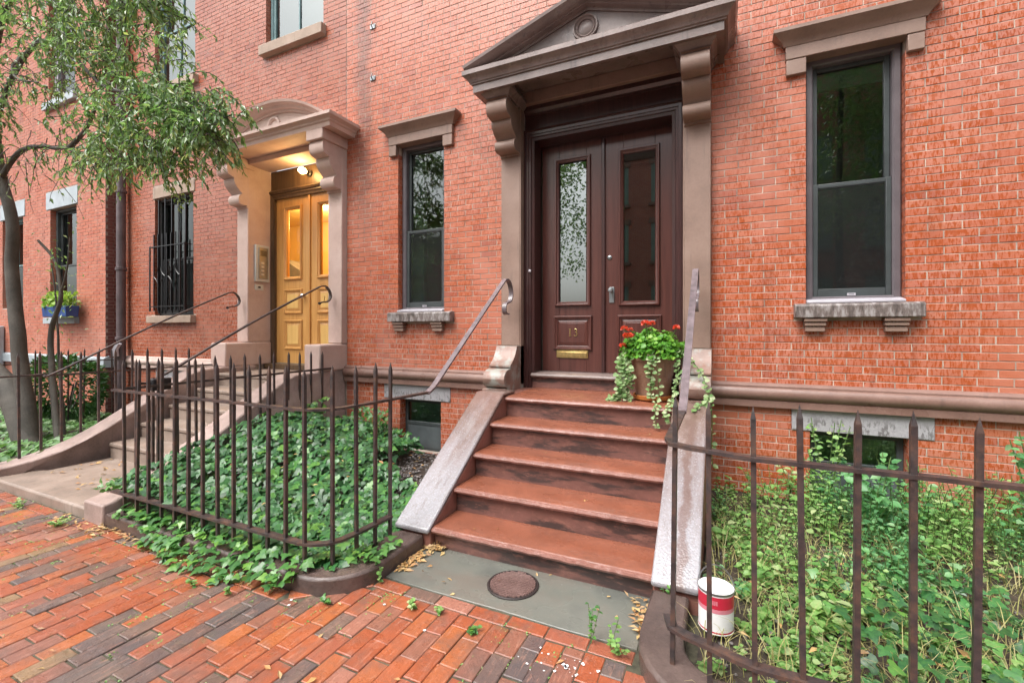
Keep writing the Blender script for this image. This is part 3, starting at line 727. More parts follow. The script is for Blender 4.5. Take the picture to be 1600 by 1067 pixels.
# ------------------------------------------------------------------ the main house
CX = -1.217
def main_house():
    H = thing('brick_house', (CX, 0, 0), 'red brick row house with dark double door under a brown pointed pediment', 'house', 'brick row houses')
    rw = (.650, 1.342, 1.832, 4.02); lw = (-3.862, -3.150, 1.832, 4.02); X0, X1 = -4.755, 4.8
    ops = [rw, lw, (-2.088, -.342, .95, 4.27), (.68, 1.362, .10, .712), (-3.832, -3.20, .05, .71)]
    wall_panel(X0, X1, -.05, 7.6, ops, .0040, .3).build('wall', M['mortar'], H, smooth=False)
    MB().box(X0, X1, .005, .3, 7.602, 10.5).build('upper_wall', M['brickfar'], H, smooth=False)
    blocked = ops + [(-2.315, -.118, 0, 4.29), (.540, 1.526, .712, .908), (-4.087, -3.055, .70, .908), (-9, 9, .905, 1.118),
                     (.512, 1.45, 4.0, 4.235), (.512, .65, 3.866, 4.0), (1.342, 1.446, 3.866, 4.0), (.557, 1.445, 1.705, 1.84),
                     (-3.972, -3.012, 4.0, 4.235), (-3.972, -3.862, 3.866, 4.0), (-3.15, -3.014, 3.866, 4.0), (-3.965, -3.005, 1.705, 1.84)]
    lay_bricks(H, X0, X1, -.005, lambda x: 5.5 - (x - 2) * .24, blocked, M['brick'])
    belt(H, -4.755, -2.318, 'belt'); belt(H, -.116, 4.8, 'belt')
    for a, b in ((.540, 1.526), (-4.087, -3.055)): MB().box(a, b, -.010, .12, .7135, .9035).build('basement_lintel', M['granite'], H, bevel=.006)
    basement_window(H, .68, 1.362, .10, .712); basement_window(H, -3.832, -3.20, .05, .71)
    window(H, *rw, mould='mould', frame='winframe', shade='top', wmould=.062); window(H, *lw, mould='mould', frame='winframe', shade='side', wmould=.062)
    hood(H, .445, 1.505, .650, 1.342, 4.0); hood(H, -4.03, -2.96, -3.862, -3.150, 4.0)
    sill(H, .557, 1.445, 1.707, 1.832, (.71, 1.27)); sill(H, -3.965, -3.005, 1.707, 1.832, (-3.81, -3.22))
    # portico
    for s in (-1, 1):
        a, b = (CX - 1.095, CX - .860) if s < 0 else (CX + .862, CX + 1.098)
        MB().box(a, b, -.10, .12, 1.426, 3.60).build('pilaster', M['brownstone'], H, bevel=.008)
        scroll_plinth(a - .008, b + .008).build('plinth_scroll', M['scroll'], H, ang=25)
        k = console((a + b) / 2, .238, 4.06, 3.55, .455, .10).build('bracket', M['brownstone'], H, ang=30)
        c, d = (a + b) / 2 - .165, (a + b) / 2 + .165
        MB().sweep([(c + .03, -.02, 0), (c + .03, -.44, 0), (d - .03, -.44, 0), (d - .03, -.02, 0)], [(-.2, 4.052), (-.012, 4.052), (-.012, 4.075), (.0, 4.082), (.012, 4.10), (.035, 4.125), (.05, 4.135), (.05, 4.165), (.0, 4.185), (.0, 4.262), (-.2, 4.262)], (0, 0, 1)).build('bracket_cap', M['wetstone'], k, ang=25)
    # jamb returns between pilaster and door frame
    MB().box(CX - .860, CX - .852, -.095, .0, 1.0, 4.12).box(CX + .852, CX + .862, -.095, .0, 1.0, 4.12).build('stone_jamb', M['brownstone'], H)
    MB().box(CX - .875, CX + .875, -.07, .10, 4.125, 4.262).build('door_lintel', M['brownstone'], H, bevel=.008)
    xl, xr, yf = CX - 1.20, CX + 1.20, .525
    cp = [(-.10, 4.30), (-.045, 4.262), (-.045, 4.128), (.012, 4.122), (.012, 4.198), (.028, 4.202), (.030, 4.214), (.042, 4.218), (.048, 4.236), (.066, 4.258), (.090, 4.274), (.10, 4.282), (.10, 4.324), (.085, 4.338), (-.10, 4.40)]
    cor = MB().sweep([(xl, .02, 0), (xl, -yf, 0), (xr, -yf, 0), (xr, .02, 0)], cp, (0, 0, 1)).build('cornice', M['wetstone'], H, ang=22)
    MB().box(xl + .04, xr - .04, -yf + .04, .02, 4.262, 4.31).build('soffit', M['wetstone'], cor)
    ped = MB().prism_y([(xl + .05, 4.31), (xr - .05, 4.31), (xr - .05, 4.385), (CX, 4.775), (xl + .05, 4.385)], -.40, .02).build('pediment', M['wetstone'], H, smooth=False)
    rk = [(.03, -.02), (.03, .415), (.008, .42), (.0, .47), (-.012, .475), (-.018, .52), (-.036, .555), (-.048, .58), (-.078, .585), (-.082, -.02)]
    MB().sweep([(CX - 1.295, 0, 4.335), (CX, 0, 4.755), (CX + 1.295, 0, 4.335)], rk, OUT).build('raking_cornice', M['wetstone'], ped, ang=22)
    MB().lathe([(.076, -.03), (.078, .010), (.092, .020), (.100, .010), (.112, .026), (.124, .024), (.13, -.002)], 36, (CX - .02, -.40, 4.565), 'y', False).build('medallion_ring', M['wetstone'], ped, ang=25)
    MB().lathe([(.001, .016), (.045, .012), (.078, -.001)], 32, (CX - .02, -.40, 4.565), 'y', False).build('medallion_boss', M['wetstone'], ped, ang=60)
    # wooden frieze, architrave, jambs
    MB().box(CX - .852, CX + .852, .03, .12, 3.855, 4.124).build('frieze_board', M['doordark'], H)
    MB().sweep([(CX - .852, .03, 0), (CX + .852, .03, 0)], [(-.01, 4.02), (.012, 4.03), (.014, 4.05), (.04, 4.08), (.045, 4.123), (-.01, 4.123)], (0, 0, 1)).build('frieze_moulding', M['doordark'], H, ang=25)
    MB().sweep([(CX - .852, .03, .955), (CX - .852, .03, 3.858), (CX + .852, .03, 3.858), (CX + .852, .03, .955)],
               [(0, -.22), (0, .045), (.014, .050), (.022, .030), (.05, .028), (.055, .018), (.075, .016), (.082, .002), (.112, -.004), (.112, -.22)], OUT).build('door_frame', M['doordark'], H, ang=25)
    MB().box(CX - .74, CX + .74, .255, .31, 3.71, 3.80).build('door_head', M['doordark'], H)
    L = (-1.943, -1.219); Rr = (-1.215, -.497); mats = ('door', 'door', 'door', 'doorglass')
    d1 = door_leaf(H, *L, 1.128, 3.72, (-1.734, -1.412, 1.925, 3.52), [(-1.80, -1.345, 1.375, 1.765)], .25, mats)
    d2 = door_leaf(H, *Rr, 1.128, 3.72, (-.997, -.668, 1.915, 3.515), [(-1.063, -.60, 1.375, 1.765)], .25, mats)
    MB().box(-1.236, -1.198, .222, .25, 1.13, 3.715).build('astragal', M['doordark'], d1, bevel=.006)
    numeral(d1, '13', -1.566, .2325, 1.532, .085, M['brass'])
    MB().box(-1.765, -1.392, .236, .252, 1.285, 1.372).build('mail_slot', M['brass'], d1, bevel=.004)
    MB().box(-1.752, -1.405, .230, .24, 1.30, 1.352).build('mail_flap', M['brass'], d1, bevel=.004)
    MB().box(-1.155, -1.098, .24, .252, 1.90, 2.075).build('lock_plate', M['steel'], d2, bevel=.004)
    MB().lathe([(.012, 0), (.012, .03), (.026, .04), (.03, .055), (.022, .068), (.002, .072)], 14, (-1.127, .24, 2.035), 'y').build('knob', M['steel'], d2)
    MB().lathe([(.024, 0), (.024, .008), (.015, .014), (.002, .015)], 14, (-1.15, .25, 2.40), 'y').build('lock_cylinder', M['steel'], d2)
    MB().lathe([(.016, 0), (.016, .006), (.007, .012), (.001, .013)], 12, (-2.0, .0, 2.27), 'y').build('doorbell', M['subsill'], H)
    room(H, -1.93, -.51, 1.2, 3.7, .32, 1.5)
    MB().prism_x([(.26, 1.07), (.005, 1.07), (-.012, 1.078), (-.018, 1.092), (-.012, 1.108), (.005, 1.118), (.26, 1.126)], CX - .765, CX + .765).build('threshold', M['wetstone'], H, ang=60)
    return H
def m_scroll():
    t = NT('scoured_scroll_stone'); p = t.pos()
    c = t.ramp(t.noise(p, 5, 5, .65), [(.3, (.17, .10, .08)), (.5, (.25, .155, .125)), (.7, (.31, .205, .17))])
    c = t.mix(t.math('MULTIPLY', t.sm(t.noise(t.scaled(p, (1, 1, 1), (0, 4, 2)), 6.5, 5, .62), .44, .60), .75), c, (.33, .365, .335))
    c = t.mix(t.math('MULTIPLY', t.sm(t.noise(t.scaled(p, (22, 22, 5)), 1.0, 4, .6), .58, .70), .6), c, (.24, .10, .06))
    return t.done(t.bsdf(c, .38, t.bump(t.noise(p, 80, 5, .7), .4, .004), .5))
M['scroll'] = m_scroll()
main_house()

# ------------------------------------------------------------------ neighbour with the pink doorway
CL = -5.865
def left_house():
    H = thing('brick_house', (CL, 0, 0), 'darker brick row house with pink stone arched doorway and yellow wood doors', 'house', 'brick row houses')
    lo = (-9.40, -8.25, 1.86, 3.98); u1 = (-6.41, -5.20, 5.95, 8.1); u2 = (-9.40, -8.20, 5.95, 8.1); bs = (-9.15, -8.45, .10, .70)
    X0, X1 = -10.52, -4.758
    ops = [lo, u1, u2, bs, (CL - .85, CL + .85, .95, 4.27)]
    wall_panel(X0, X1, -.05, 10.5, ops, .0040, .3).build('wall', M['mortar2'], H, smooth=False)
    blocked = ops + [(-6.975, -4.758, 0, 4.40), (-11, 0, .905, 1.118), (-9.45, -8.2, 3.98, 4.19), (-9.51, -8.18, 1.73, 1.86), (-6.47, -5.145, 5.795, 5.95),
                     (-9.46, -8.11, 5.81, 5.95), (-9.35, -8.2, .70, .905)]
    lay_bricks(H, X0, X1, -.005, lambda x: 6.9 - (x + 4.75) * .30, blocked, M['brick2'], phase=.3)
    belt(H, -10.5, -6.98, 'pink')
    MB().box(-9.35, -8.2, -.012, .12, .703, .903).build('basement_lintel', M['granite'], H, bevel=.006)
    basement_window(H, *bs)
    MB().box(-9.45, -8.20, -.012, .12, 3.983, 4.188).build('window_lintel', M['tansill'], H, bevel=.006)
    for a, b, c, d, mt in ((-9.51, -8.18, 1.73, 1.858, 'tansill'), (-6.47, -5.145, 5.797, 5.947, 'tansill'), (-9.46, -8.11, 5.812, 5.947, 'tansill')):
        MB().box(a, b, -.09, .06, c, d).build('window_sill', M[mt], H, bevel=.008)
    window(H, *lo, frame='blackframe', mould='blackframe', glass='darkglass', sub=False, latch=False, shade=None)
    window(H, *u1, frame='greenframe', mould='greenframe', glass='upglass', sub=False, latch=False, muntin=True, screen=False, rm='paleroom')
    window(H, *u2, frame='greenframe', mould='greenframe', glass='upglass', sub=False, latch=False, muntin=True, screen=False, rm='paleroom')
    P = 'pink'
    for s in (-1, 1):
        a, b = (CL - 1.105, CL - .848) if s < 0 else (CL + .848, CL + 1.105)
        MB().box(a, b, -.085, .43, 1.418, 4.235).build('pilaster', M[P], H, bevel=.012)
        MB().box(a - (.06 if s < 0 else .03), b + (.03 if s < 0 else .0), -.46, .30, 1.055, 1.412).build('plinth_block', M[P], H, bevel=.02)
        k = console((a + b) / 2, .25, 4.14, 3.50, .40, .085).build('bracket', M[P], H, ang=30)
        MB().box((a + b) / 2 - .15, (a + b) / 2 + .15, -.44, .02, 4.10, 4.243).build('bracket_cap', M[P], k, bevel=.012)
    xl, xr, yf = CL - 1.26, CL + 1.26, .44
    cp = [(-.10, 4.30), (-.06, 4.24), (.0, 4.238), (.012, 4.285), (.03, 4.30), (.034, 4.318), (.068, 4.345), (.082, 4.352), (.082, 4.392), (-.10, 4.42)]
    cor = MB().sweep([(xl, .02, 0), (xl, -yf, 0), (xr, -yf, 0), (xr, .02, 0)], cp, (0, 0, 1)).build('cornice', M[P], H, ang=22)
    MB().box(xl + .03, xr - .03, -yf + .03, .02, 4.243, 4.32).build('soffit', M[P], cor)
    MB().box(CL - .848, CL + .848, -.09, .30, 4.165, 4.242).build('door_lintel', M[P], H, bevel=.01)
    # segmental pediment
    c, h = 1.16, .40; r = (c * c + h * h) / (2 * h); zc = 4.385 + h - r; a0 = math.asin(c / r)
    arc = [(CL + r * math.sin(-a0 + 2 * a0 * i / 24), zc + r * math.cos(-a0 + 2 * a0 * i / 24)) for i in range(25)]
    ped = MB().prism_y([(CL + c, 4.30), (CL - c, 4.30)] + arc, -.27, .02).build('pediment', M[P], H, smooth=False)
    MB().sweep([(x, 0, z) for x, z in arc], [(.09, -.02), (.09, .29), (.06, .30), (.05, .34), (.02, .36), (.0, .41), (-.03, .42), (-.035, -.02)], OUT).build('arch_moulding', M[P], ped, ang=22)
    MB().lathe([(.075, -.02), (.08, .012), (.10, .03), (.125, .025), (.135, -.002)], 30, (CL, -.27, 4.535), 'y', False).build('medallion_ring', M[P], ped)
    # doors
    f = 'oakdark'
    MB().sweep([(CL - .845, .33, 1.07), (CL - .845, .33, 3.80), (CL + .845, .33, 3.80), (CL + .845, .33, 1.07)], [(0, -.06), (0, .03), (.03, .035), (.05, .02), (.085, .015), (.085, -.06)], OUT).build('door_frame', M[f], H, ang=25)
    MB().box(CL - .845, CL + .845, .315, .40, 3.80, 4.168).build('transom_panel', M[f], H)
    MB().sweep([(CL - .845, .315, 0), (CL + .845, .315, 0)], [(-.01, 3.80), (.03, 3.80), (.045, 3.83), (.02, 3.86), (-.01, 3.865)], (0, 0, 1)).build('transom_moulding', M[f], H, ang=25)
    mats = ('oak', 'oak', 'oaklight', 'litglass')
    d1 = door_leaf(H, CL - .762, CL - .003, 1.075, 3.72, (-6.385, -6.085, 2.455, 3.53), [(-6.44, -6.03, 1.865, 2.255), (-6.44, -6.03, 1.295, 1.765)], .35, mats)
    d2 = door_leaf(H, CL + .003, CL + .762, 1.075, 3.72, (-5.645, -5.345, 2.455, 3.53), [(-5.70, -5.29, 1.865, 2.255), (-5.70, -5.29, 1.295, 1.765)], .35, mats)
    MB().box(CL - .02, CL + .02, .325, .35, 1.08, 3.715).build('astragal', M['oak'], d1, bevel=.005)
    MB().lathe([(.02, 0), (.02, .02), (.034, .04), (.036, .06), (.02, .075), (.002, .078)], 14, (-5.985, .35, 2.135), 'y').build('knob', M['chrome'], d1)
    numeral(d2, '11', -5.50, .333, 2.02, .10, M['brass'])
    hall = MB(); a, b, c_, d, y0, y1 = CL - 2.4, CL + .76, 1.1, 3.75, .43, 1.9
    v = [(a, y0, c_), (b, y0, c_), (b, y0, d), (a, y0, d), (a, y1, c_), (b, y1, c_), (b, y1, d), (a, y1, d)]
    hall.add(v, [(4, 5, 6, 7), (0, 1, 5, 4), (2, 3, 7, 6), (0, 4, 7, 3), (1, 2, 6, 5)]).build('hall', M['hall'], H, smooth=False)
    MB().prism_y([(-8.3, 1.1), (-7.0, 1.1), (-7.0, 2.62), (-7.6, 2.95), (-8.3, 3.0)], 1.25, 1.6).build('hall_grey_block', M['concrete'], H)  # added grey block standing in for a reflection-like slanted shape in the pane
    lt = bpy.data.lights.new('hall_lamp', 'POINT'); lt.energy = 46; lt.color = (1, .76, .45); lt.shadow_soft_size = .12
    lo_ = bpy.data.objects.new('hall_lamp', lt); COL.objects.link(lo_); lo_.location = (CL - .5, 1.0, 3.55)
    # lamp over the door
    T = thing('porch_light', (-5.83, .31, 3.97), 'lit bare bulb lamp above the yellow doors', 'lamp')
    MB().lathe([(.055, 0), (.055, .02), (.03, .035), (.028, .07)], 16, (-5.83, .314, 4.03), 'y').build('lamp_base', M['blackiron'], T)
    MB().lathe([(.001, .0), (.03, .012), (.048, .05), (.05, .08), (.038, .115), (.001, .13)], 14, (-5.83, .245, 4.03), 'y').build('bulb', m_emit('glowing_bulb', (1, .62, .22), 22), T)
    l2 = bpy.data.lights.new('porch_bulb', 'POINT'); l2.energy = 4.2; l2.color = (1, .60, .22); l2.shadow_soft_size = .06
    o2 = bpy.data.objects.new('porch_bulb', l2); COL.objects.link(o2); o2.location = (-5.83, .07, 3.98)
    # intercom on the left reveal
    T = thing('intercom', (-6.70, .14, 2.36), 'pale grey door intercom panel on the pink doorway side', 'intercom')
    MB().box(-6.714, -6.675, .02, .26, 2.37, 2.95).build('housing', M['panelgrey'], T, bevel=.01)
    MB().box(-6.675, -6.66, .065, .225, 2.42, 2.91).build('face_plate', M['steel'], T, bevel=.004)
    for k in range(5): MB().box(-6.661, -6.654, .09, .20, 2.78 + k * .018, 2.787 + k * .018).build('speaker_slot', M['blackiron'], T)
    for k in range(4): MB().box(-6.661, -6.652, .10, .15, 2.47 + k * .06, 2.50 + k * .06).build('button', M['panelgrey'], T)
    T = thing('bell_plate', (-6.71, .13, 2.24), 'small flat plate below the intercom panel', 'plate')
    MB().box(-6.714, -6.70, .03, .17, 2.235, 2.325).build('plate', M['panelgrey'], T, bevel=.004)
    MB().box(-6.701, -6.695, .08, .12, 2.27, 2.295).build('slot', M['blackiron'], T)
M['blackframe'] = m_plain('black_window_frame', (.02, .021, .022), .4)
M['chrome'] = m_plain('chrome', (.75, .75, .75), .12, metal=1., vary=.02)
left_house()

def third_house():
    Y = -.25; X0, X1 = -17.2, -10.52
    H = thing('brick_house', (-13, Y, 0), 'far-left brick house with pale grey lintels and pale stone belt', 'house', 'brick row houses')
    w1 = (-12.70, -11.60, 1.86, 4.10); w2 = (-12.77, -11.65, 6.3, 8.4); w3 = (-15.0, -13.95, 2.1, 4.10); dr = (-16.3, -15.15, 1.0, 3.9)
    ops = [w1, w2, dr, w3]
    ops_l = [(a, b, c, d) for a, b, c, d in ops]
    wall_panel(X0, X1, -.05, 11, ops_l, Y + .0040, Y + .3, Y + .3).build('wall', M['mortar2'], H, smooth=False)
    blocked = ops + [(-18, 0, .90, 1.11), (-12.86, -11.55, 4.10, 4.46), (-12.80, -11.50, 1.73, 1.86), (-12.86, -11.55, 6.15, 6.3), (-15.1, -13.85, 4.10, 4.46), (-12.86, -11.55, 8.4, 8.75)]
    lay_bricks(H, X0, X1, -.005, lambda x: 9.9 - (x + 10.5) * .08, blocked, M['brick3'], Y, phase=.15)
    # return face: half-brick headers
    MB().add([(X1 + .0, Y + .001, -.05), (X1, .02, -.05), (X1, .02, 10.5), (X1, Y + .001, 10.5)], [(0, 1, 2, 3)]).build('return_wall', M['mortar2'], H, smooth=False)
    m = MB()
    for k in range(155):
        for j in range(2):
            a = Y + .004 + j * .118 + (0 if k % 2 else .03); b = min(a + .108, .0)
            m.box(X1 - .002, X1 + .006 + U(0, .002), a, b, k * CH + .004, k * CH + CH - .005)
    ob = m.build('return_brickwork', M['brick_side'], H, smooth=False); ob['kind'] = 'stuff'
    MB().box(X0, X1 + .03, Y - .045, Y + .1, .90, 1.075).box(X1 - .01, X1 + .03, Y + .1, -.005, .90, 1.075).prism_x([(Y + .05, 1.075), (Y - .045, 1.075), (Y + .05, 1.12)], X0, X1 + .03).build('belt_course', M['paleblue'], H, bevel=.006)
    for a, b, c, d in ((-12.86, -11.55, 4.103, 4.457), (-15.1, -13.85, 4.103, 4.457), (-12.86, -11.55, 8.403, 8.75)): MB().box(a, b, Y - .012, Y + .1, c, d).build('window_lintel', M['paleblue'], H, bevel=.006)
    for a, b, c, d in ((-12.80, -11.50, 1.733, 1.857), (-12.86, -11.55, 6.153, 6.297)): MB().box(a, b, Y - .08, Y + .1, c, d).build('window_sill', M['paleblue'], H, bevel=.006)
    window(H, *w1, yw=Y + .12, sub=False, latch=False, screen=False); window(H, *w2, yw=Y + .12, glass='upglass', mould='subsill', frame='subsill', sub=False, latch=False); window(H, *w3, yw=Y + .12, mould='greenframe', frame='greenframe', sub=False, latch=False)
    door_leaf(H, -16.25, -15.2, 1.0, 3.7, (-15.95, -15.5, 2.4, 3.4), [(-16.0, -15.45, 1.3, 2.2)], Y + .2, ('door2', 'door2', 'door2', 'glass'))
    MB().box(-16.3, -15.15, Y + .2, Y + .4, 3.7, 3.9).build('door_head', M['door2'], H)
    # pale curved stoop side
    S = thing('stone_stoop', (-15, -1, 0), 'pale grey curved stoop side at the far left edge', 'stoop', 'front stoops')
    P = [(-.26, 0), (-2.5, 0), (-2.5, .25), (-2.0, .45), (-1.4, .85), (-.95, 1.25), (-.65, 1.60), (-.50, 1.68), (-.26, 1.70)]
    MB().prism_x(P, -15.1, -14.85).build('cheek_wall', M['paleblue'], S, bevel=.02)
    MB().prism_x([(-.26, 0), (-2.2, 0), (-2.2, .2), (-1.8, .2), (-1.8, .4), (-1.4, .4), (-1.4, .6), (-1.0, .6), (-1.0, .98), (-.26, .98)], -16.4, -15.11).build('step_flight', M['concrete'], S)
M['door2'] = m_wood('russet_door', (.10, .035, .014), (.16, .06, .022), (.22, .085, .03), .45)
third_house()

# ------------------------------------------------------------------ stoops
def main_stoop():
    S = thing('stone_stoop', (-1.17, -1.0, 0), 'brown front steps with red painted treads between wet sloping side walls', 'stoop', 'front stoops')
    X0, X1 = -1.948, -.392
    zs = [.155, .35, .55, .755, .95]; ys = [-1.965, -1.655, -1.352, -1.045, -.73]
    for i, (z, y) in enumerate(zip(zs, ys)):
        yb = ys[i + 1] + .045 if i < 4 else .12
        n = 7; pr = [(yb, z - .045)]
        pr += [(y + .03, z - .045)] + [(y + .022 - .022 * math.cos(R(-80 + 160 * k / n)), z - .0225 + .0225 * math.sin(R(-80 + 160 * k / n))) for k in range(n + 1)] + [(yb, z + .004)]
        st = MB().prism_x(pr, X0, X1).build('step', M['tread'], S, ang=40)
        zb = zs[i - 1] if i else -.02
        MB().box(X0, X1, y + .028, yb, zb, z - .046).build('riser', M['riser'], st, smooth=False)
        # worn front lip of the nosing
        m = MB(); N = 60; pts = []
        for k in range(N + 1):
            x = X0 + (X1 - X0) * k / N; a = .004 * mnoise.noise(Vector((x * 14, i * 5.0, 0))); pts.append((x, y - .001 + a, z - .024 + a * .7))
        m.tube(pts, [.0195 + .003 * mnoise.noise(Vector((q[0] * 22, i, 3))) for q in pts], 7).build('nosing', M['nosing'], st)
    # top riser below the threshold
    MB().box(CX - .77, CX + .77, .03, .14, .955, 1.07).build('riser', M['riser'], S, smooth=False)
    MB().box(-2.10, -1.95, -.70, .05, .80, .952).build('landing_edge', M['cheekside'], S)
    MB().box(-.39, -.34, -.70, .05, .80, .952).build('landing_edge', M['cheekside'], S)
    # side walls
    for a, b in ((-2.255, -1.950), (-.390, -.128)):
        P = [(.0, -.05), (-1.985, -.05), (-1.985, .115), (-.76, .945), (0, .945)]
        c = MB().prism_x(P, a + .006, b - .006).build('cheek_wall', M['cheekside'], S, bevel=.006)
        Q = [(-2.015, .112), (-.765, .957), (-.50, .957), (-.50, .985), (-.778, .987), (-2.02, .148)]
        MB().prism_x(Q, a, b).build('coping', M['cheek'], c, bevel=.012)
    return S
M['nosing'] = m_steps('worn_nosing', (.25, .11, .085), (.05, .04, .04), (.46, .30, .27), False, .26)
main_stoop()

def left_stoop():
    S = thing('stone_stoop', (CL, -1.2, 0), 'worn pinkish stone steps leading to the yellow doors', 'stoop', 'front stoops')
    X0, X1 = -6.645, -5.085
    zs = [.265, .445, .625, .805, .985]; ys = [-1.88, -1.56, -1.24, -.92, -.60]
    for i, (z, y) in enumerate(zip(zs, ys)):
        yb = ys[i + 1] + .05 if i < 4 else .35; zb = zs[i - 1] - .1 if i else -.02
        m = MB().box(X0, X1, y + .015, yb, zb, z - .05).box(X0, X1, y, yb, z - .049, z)
        m.build('step', M['stepstone'], S, bevel=.014)
    MB().box(CL - .85, CL + .85, .18, .36, .986, 1.068).build('threshold', M['oakdark'], S, bevel=.01)
    MB().prism_z([(-7.1, -2.78), (-4.72, -2.775), (-4.72, -2.60), (-5.05, -2.40), (-5.085, -1.84), (-6.645, -1.84), (-6.66, -2.40), (-7.1, -2.65)], -.05, .085).build('platform', M['stepstone'], S, bevel=.02)
    prof = [(-2.80, .165), (-2.68, .175), (-2.49, .205), (-2.28, .268), (-2.10, .345), (-1.90, .445), (-1.70, .56), (-1.22, .845), (-.95, 1.0), (-.80, 1.05), (-.44, 1.058)]
    for a, b, sgn in ((-6.955, -6.645, -1), (-5.085, -4.775, 1)):
        P = [(0, -.05), (-2.80, -.05)] + prof + [(0, 1.058)]
        fl = MB(); v = []; n = len(P)
        for x, side in ((a, -1), (b, 1)):
            for y, z in P:
                flare = max(0., (-2.15 - y)) * .26 * sgn
                v.append((x + flare, y, z))
        f = [tuple(range(n))[::-1], tuple(range(n, 2 * n))] + [(i, (i + 1) % n, n + (i + 1) % n, n + i) for i in range(n)]
        fl.add(v, f).build('cheek_wall', M['greykerb'] if False else M['cheekpink'], S, bevel=.016, ang=45)
M['cheekpink'] = m_stone('worn_pink_coping', (0.338, 0.244, 0.216), (0.179, 0.132, 0.113), (0.470, 0.367, 0.338), .6, .1, stain=.45, stainc=(0.094, 0.080, 0.070), bump=.4)
left_stoop()

# ------------------------------------------------------------------ iron fences and handrails
def bar_mesh(h, w):
    m = MB(); a = w / 2
    m.add([(-a, -a, 0), (a, -a, 0), (a, a, 0), (-a, a, 0), (-a, -a, h - .055), (a, -a, h - .055), (a, a, h - .055), (-a, a, h - .055), (0, 0, h)],
          [(0, 1, 5, 4), (1, 2, 6, 5), (2, 3, 7, 6), (3, 0, 4, 7), (4, 5, 8), (5, 6, 8), (6, 7, 8), (7, 4, 8), (0, 3, 2, 1)])
    return m.mesh('bar', M['iron'], False)
def fence_bars(T, pts, z0, ztop, w=.024, zb=None):
    cache = {}
    for i, (x, y) in enumerate(pts):
        b = zb(x, y) if zb else z0
        h = round(ztop - b + U(-.008, .012), 2)
        if h not in cache: cache[h] = bar_mesh(h, w)
        inst('bar', cache[h], T, (x, y, b), (U(-.012, .012), U(-.012, .012), U(-.1, .1)))
def scroll_end(x, dx=0.):
    return [(-.415, 2.108), (-.355, 2.145), (-.295, 2.14), (-.245, 2.10), (-.215, 2.04), (-.212, 1.98), (-.235, 1.93), (-.28, 1.905), (-.33, 1.895), (-.365, 1.875), (-.38, 1.84), (-.375, 1.80), (-.345, 1.775), (-.30, 1.775)]
def smooth_path(P, n=4):
    P = [Vector(p) for p in P]; out = []
    for i in range(len(P) - 1):
        a, b, c, d = P[max(i - 1, 0)], P[i], P[i + 1], P[min(i + 2, len(P) - 1)]
        for k in range(n):
            t = k / n; out.append(.5 * ((2 * b) + (c - a) * t + (2 * a - 5 * b + 4 * c - d) * t * t + (3 * b - a - 3 * c + d) * t ** 3))
    out.append(P[-1]); return out
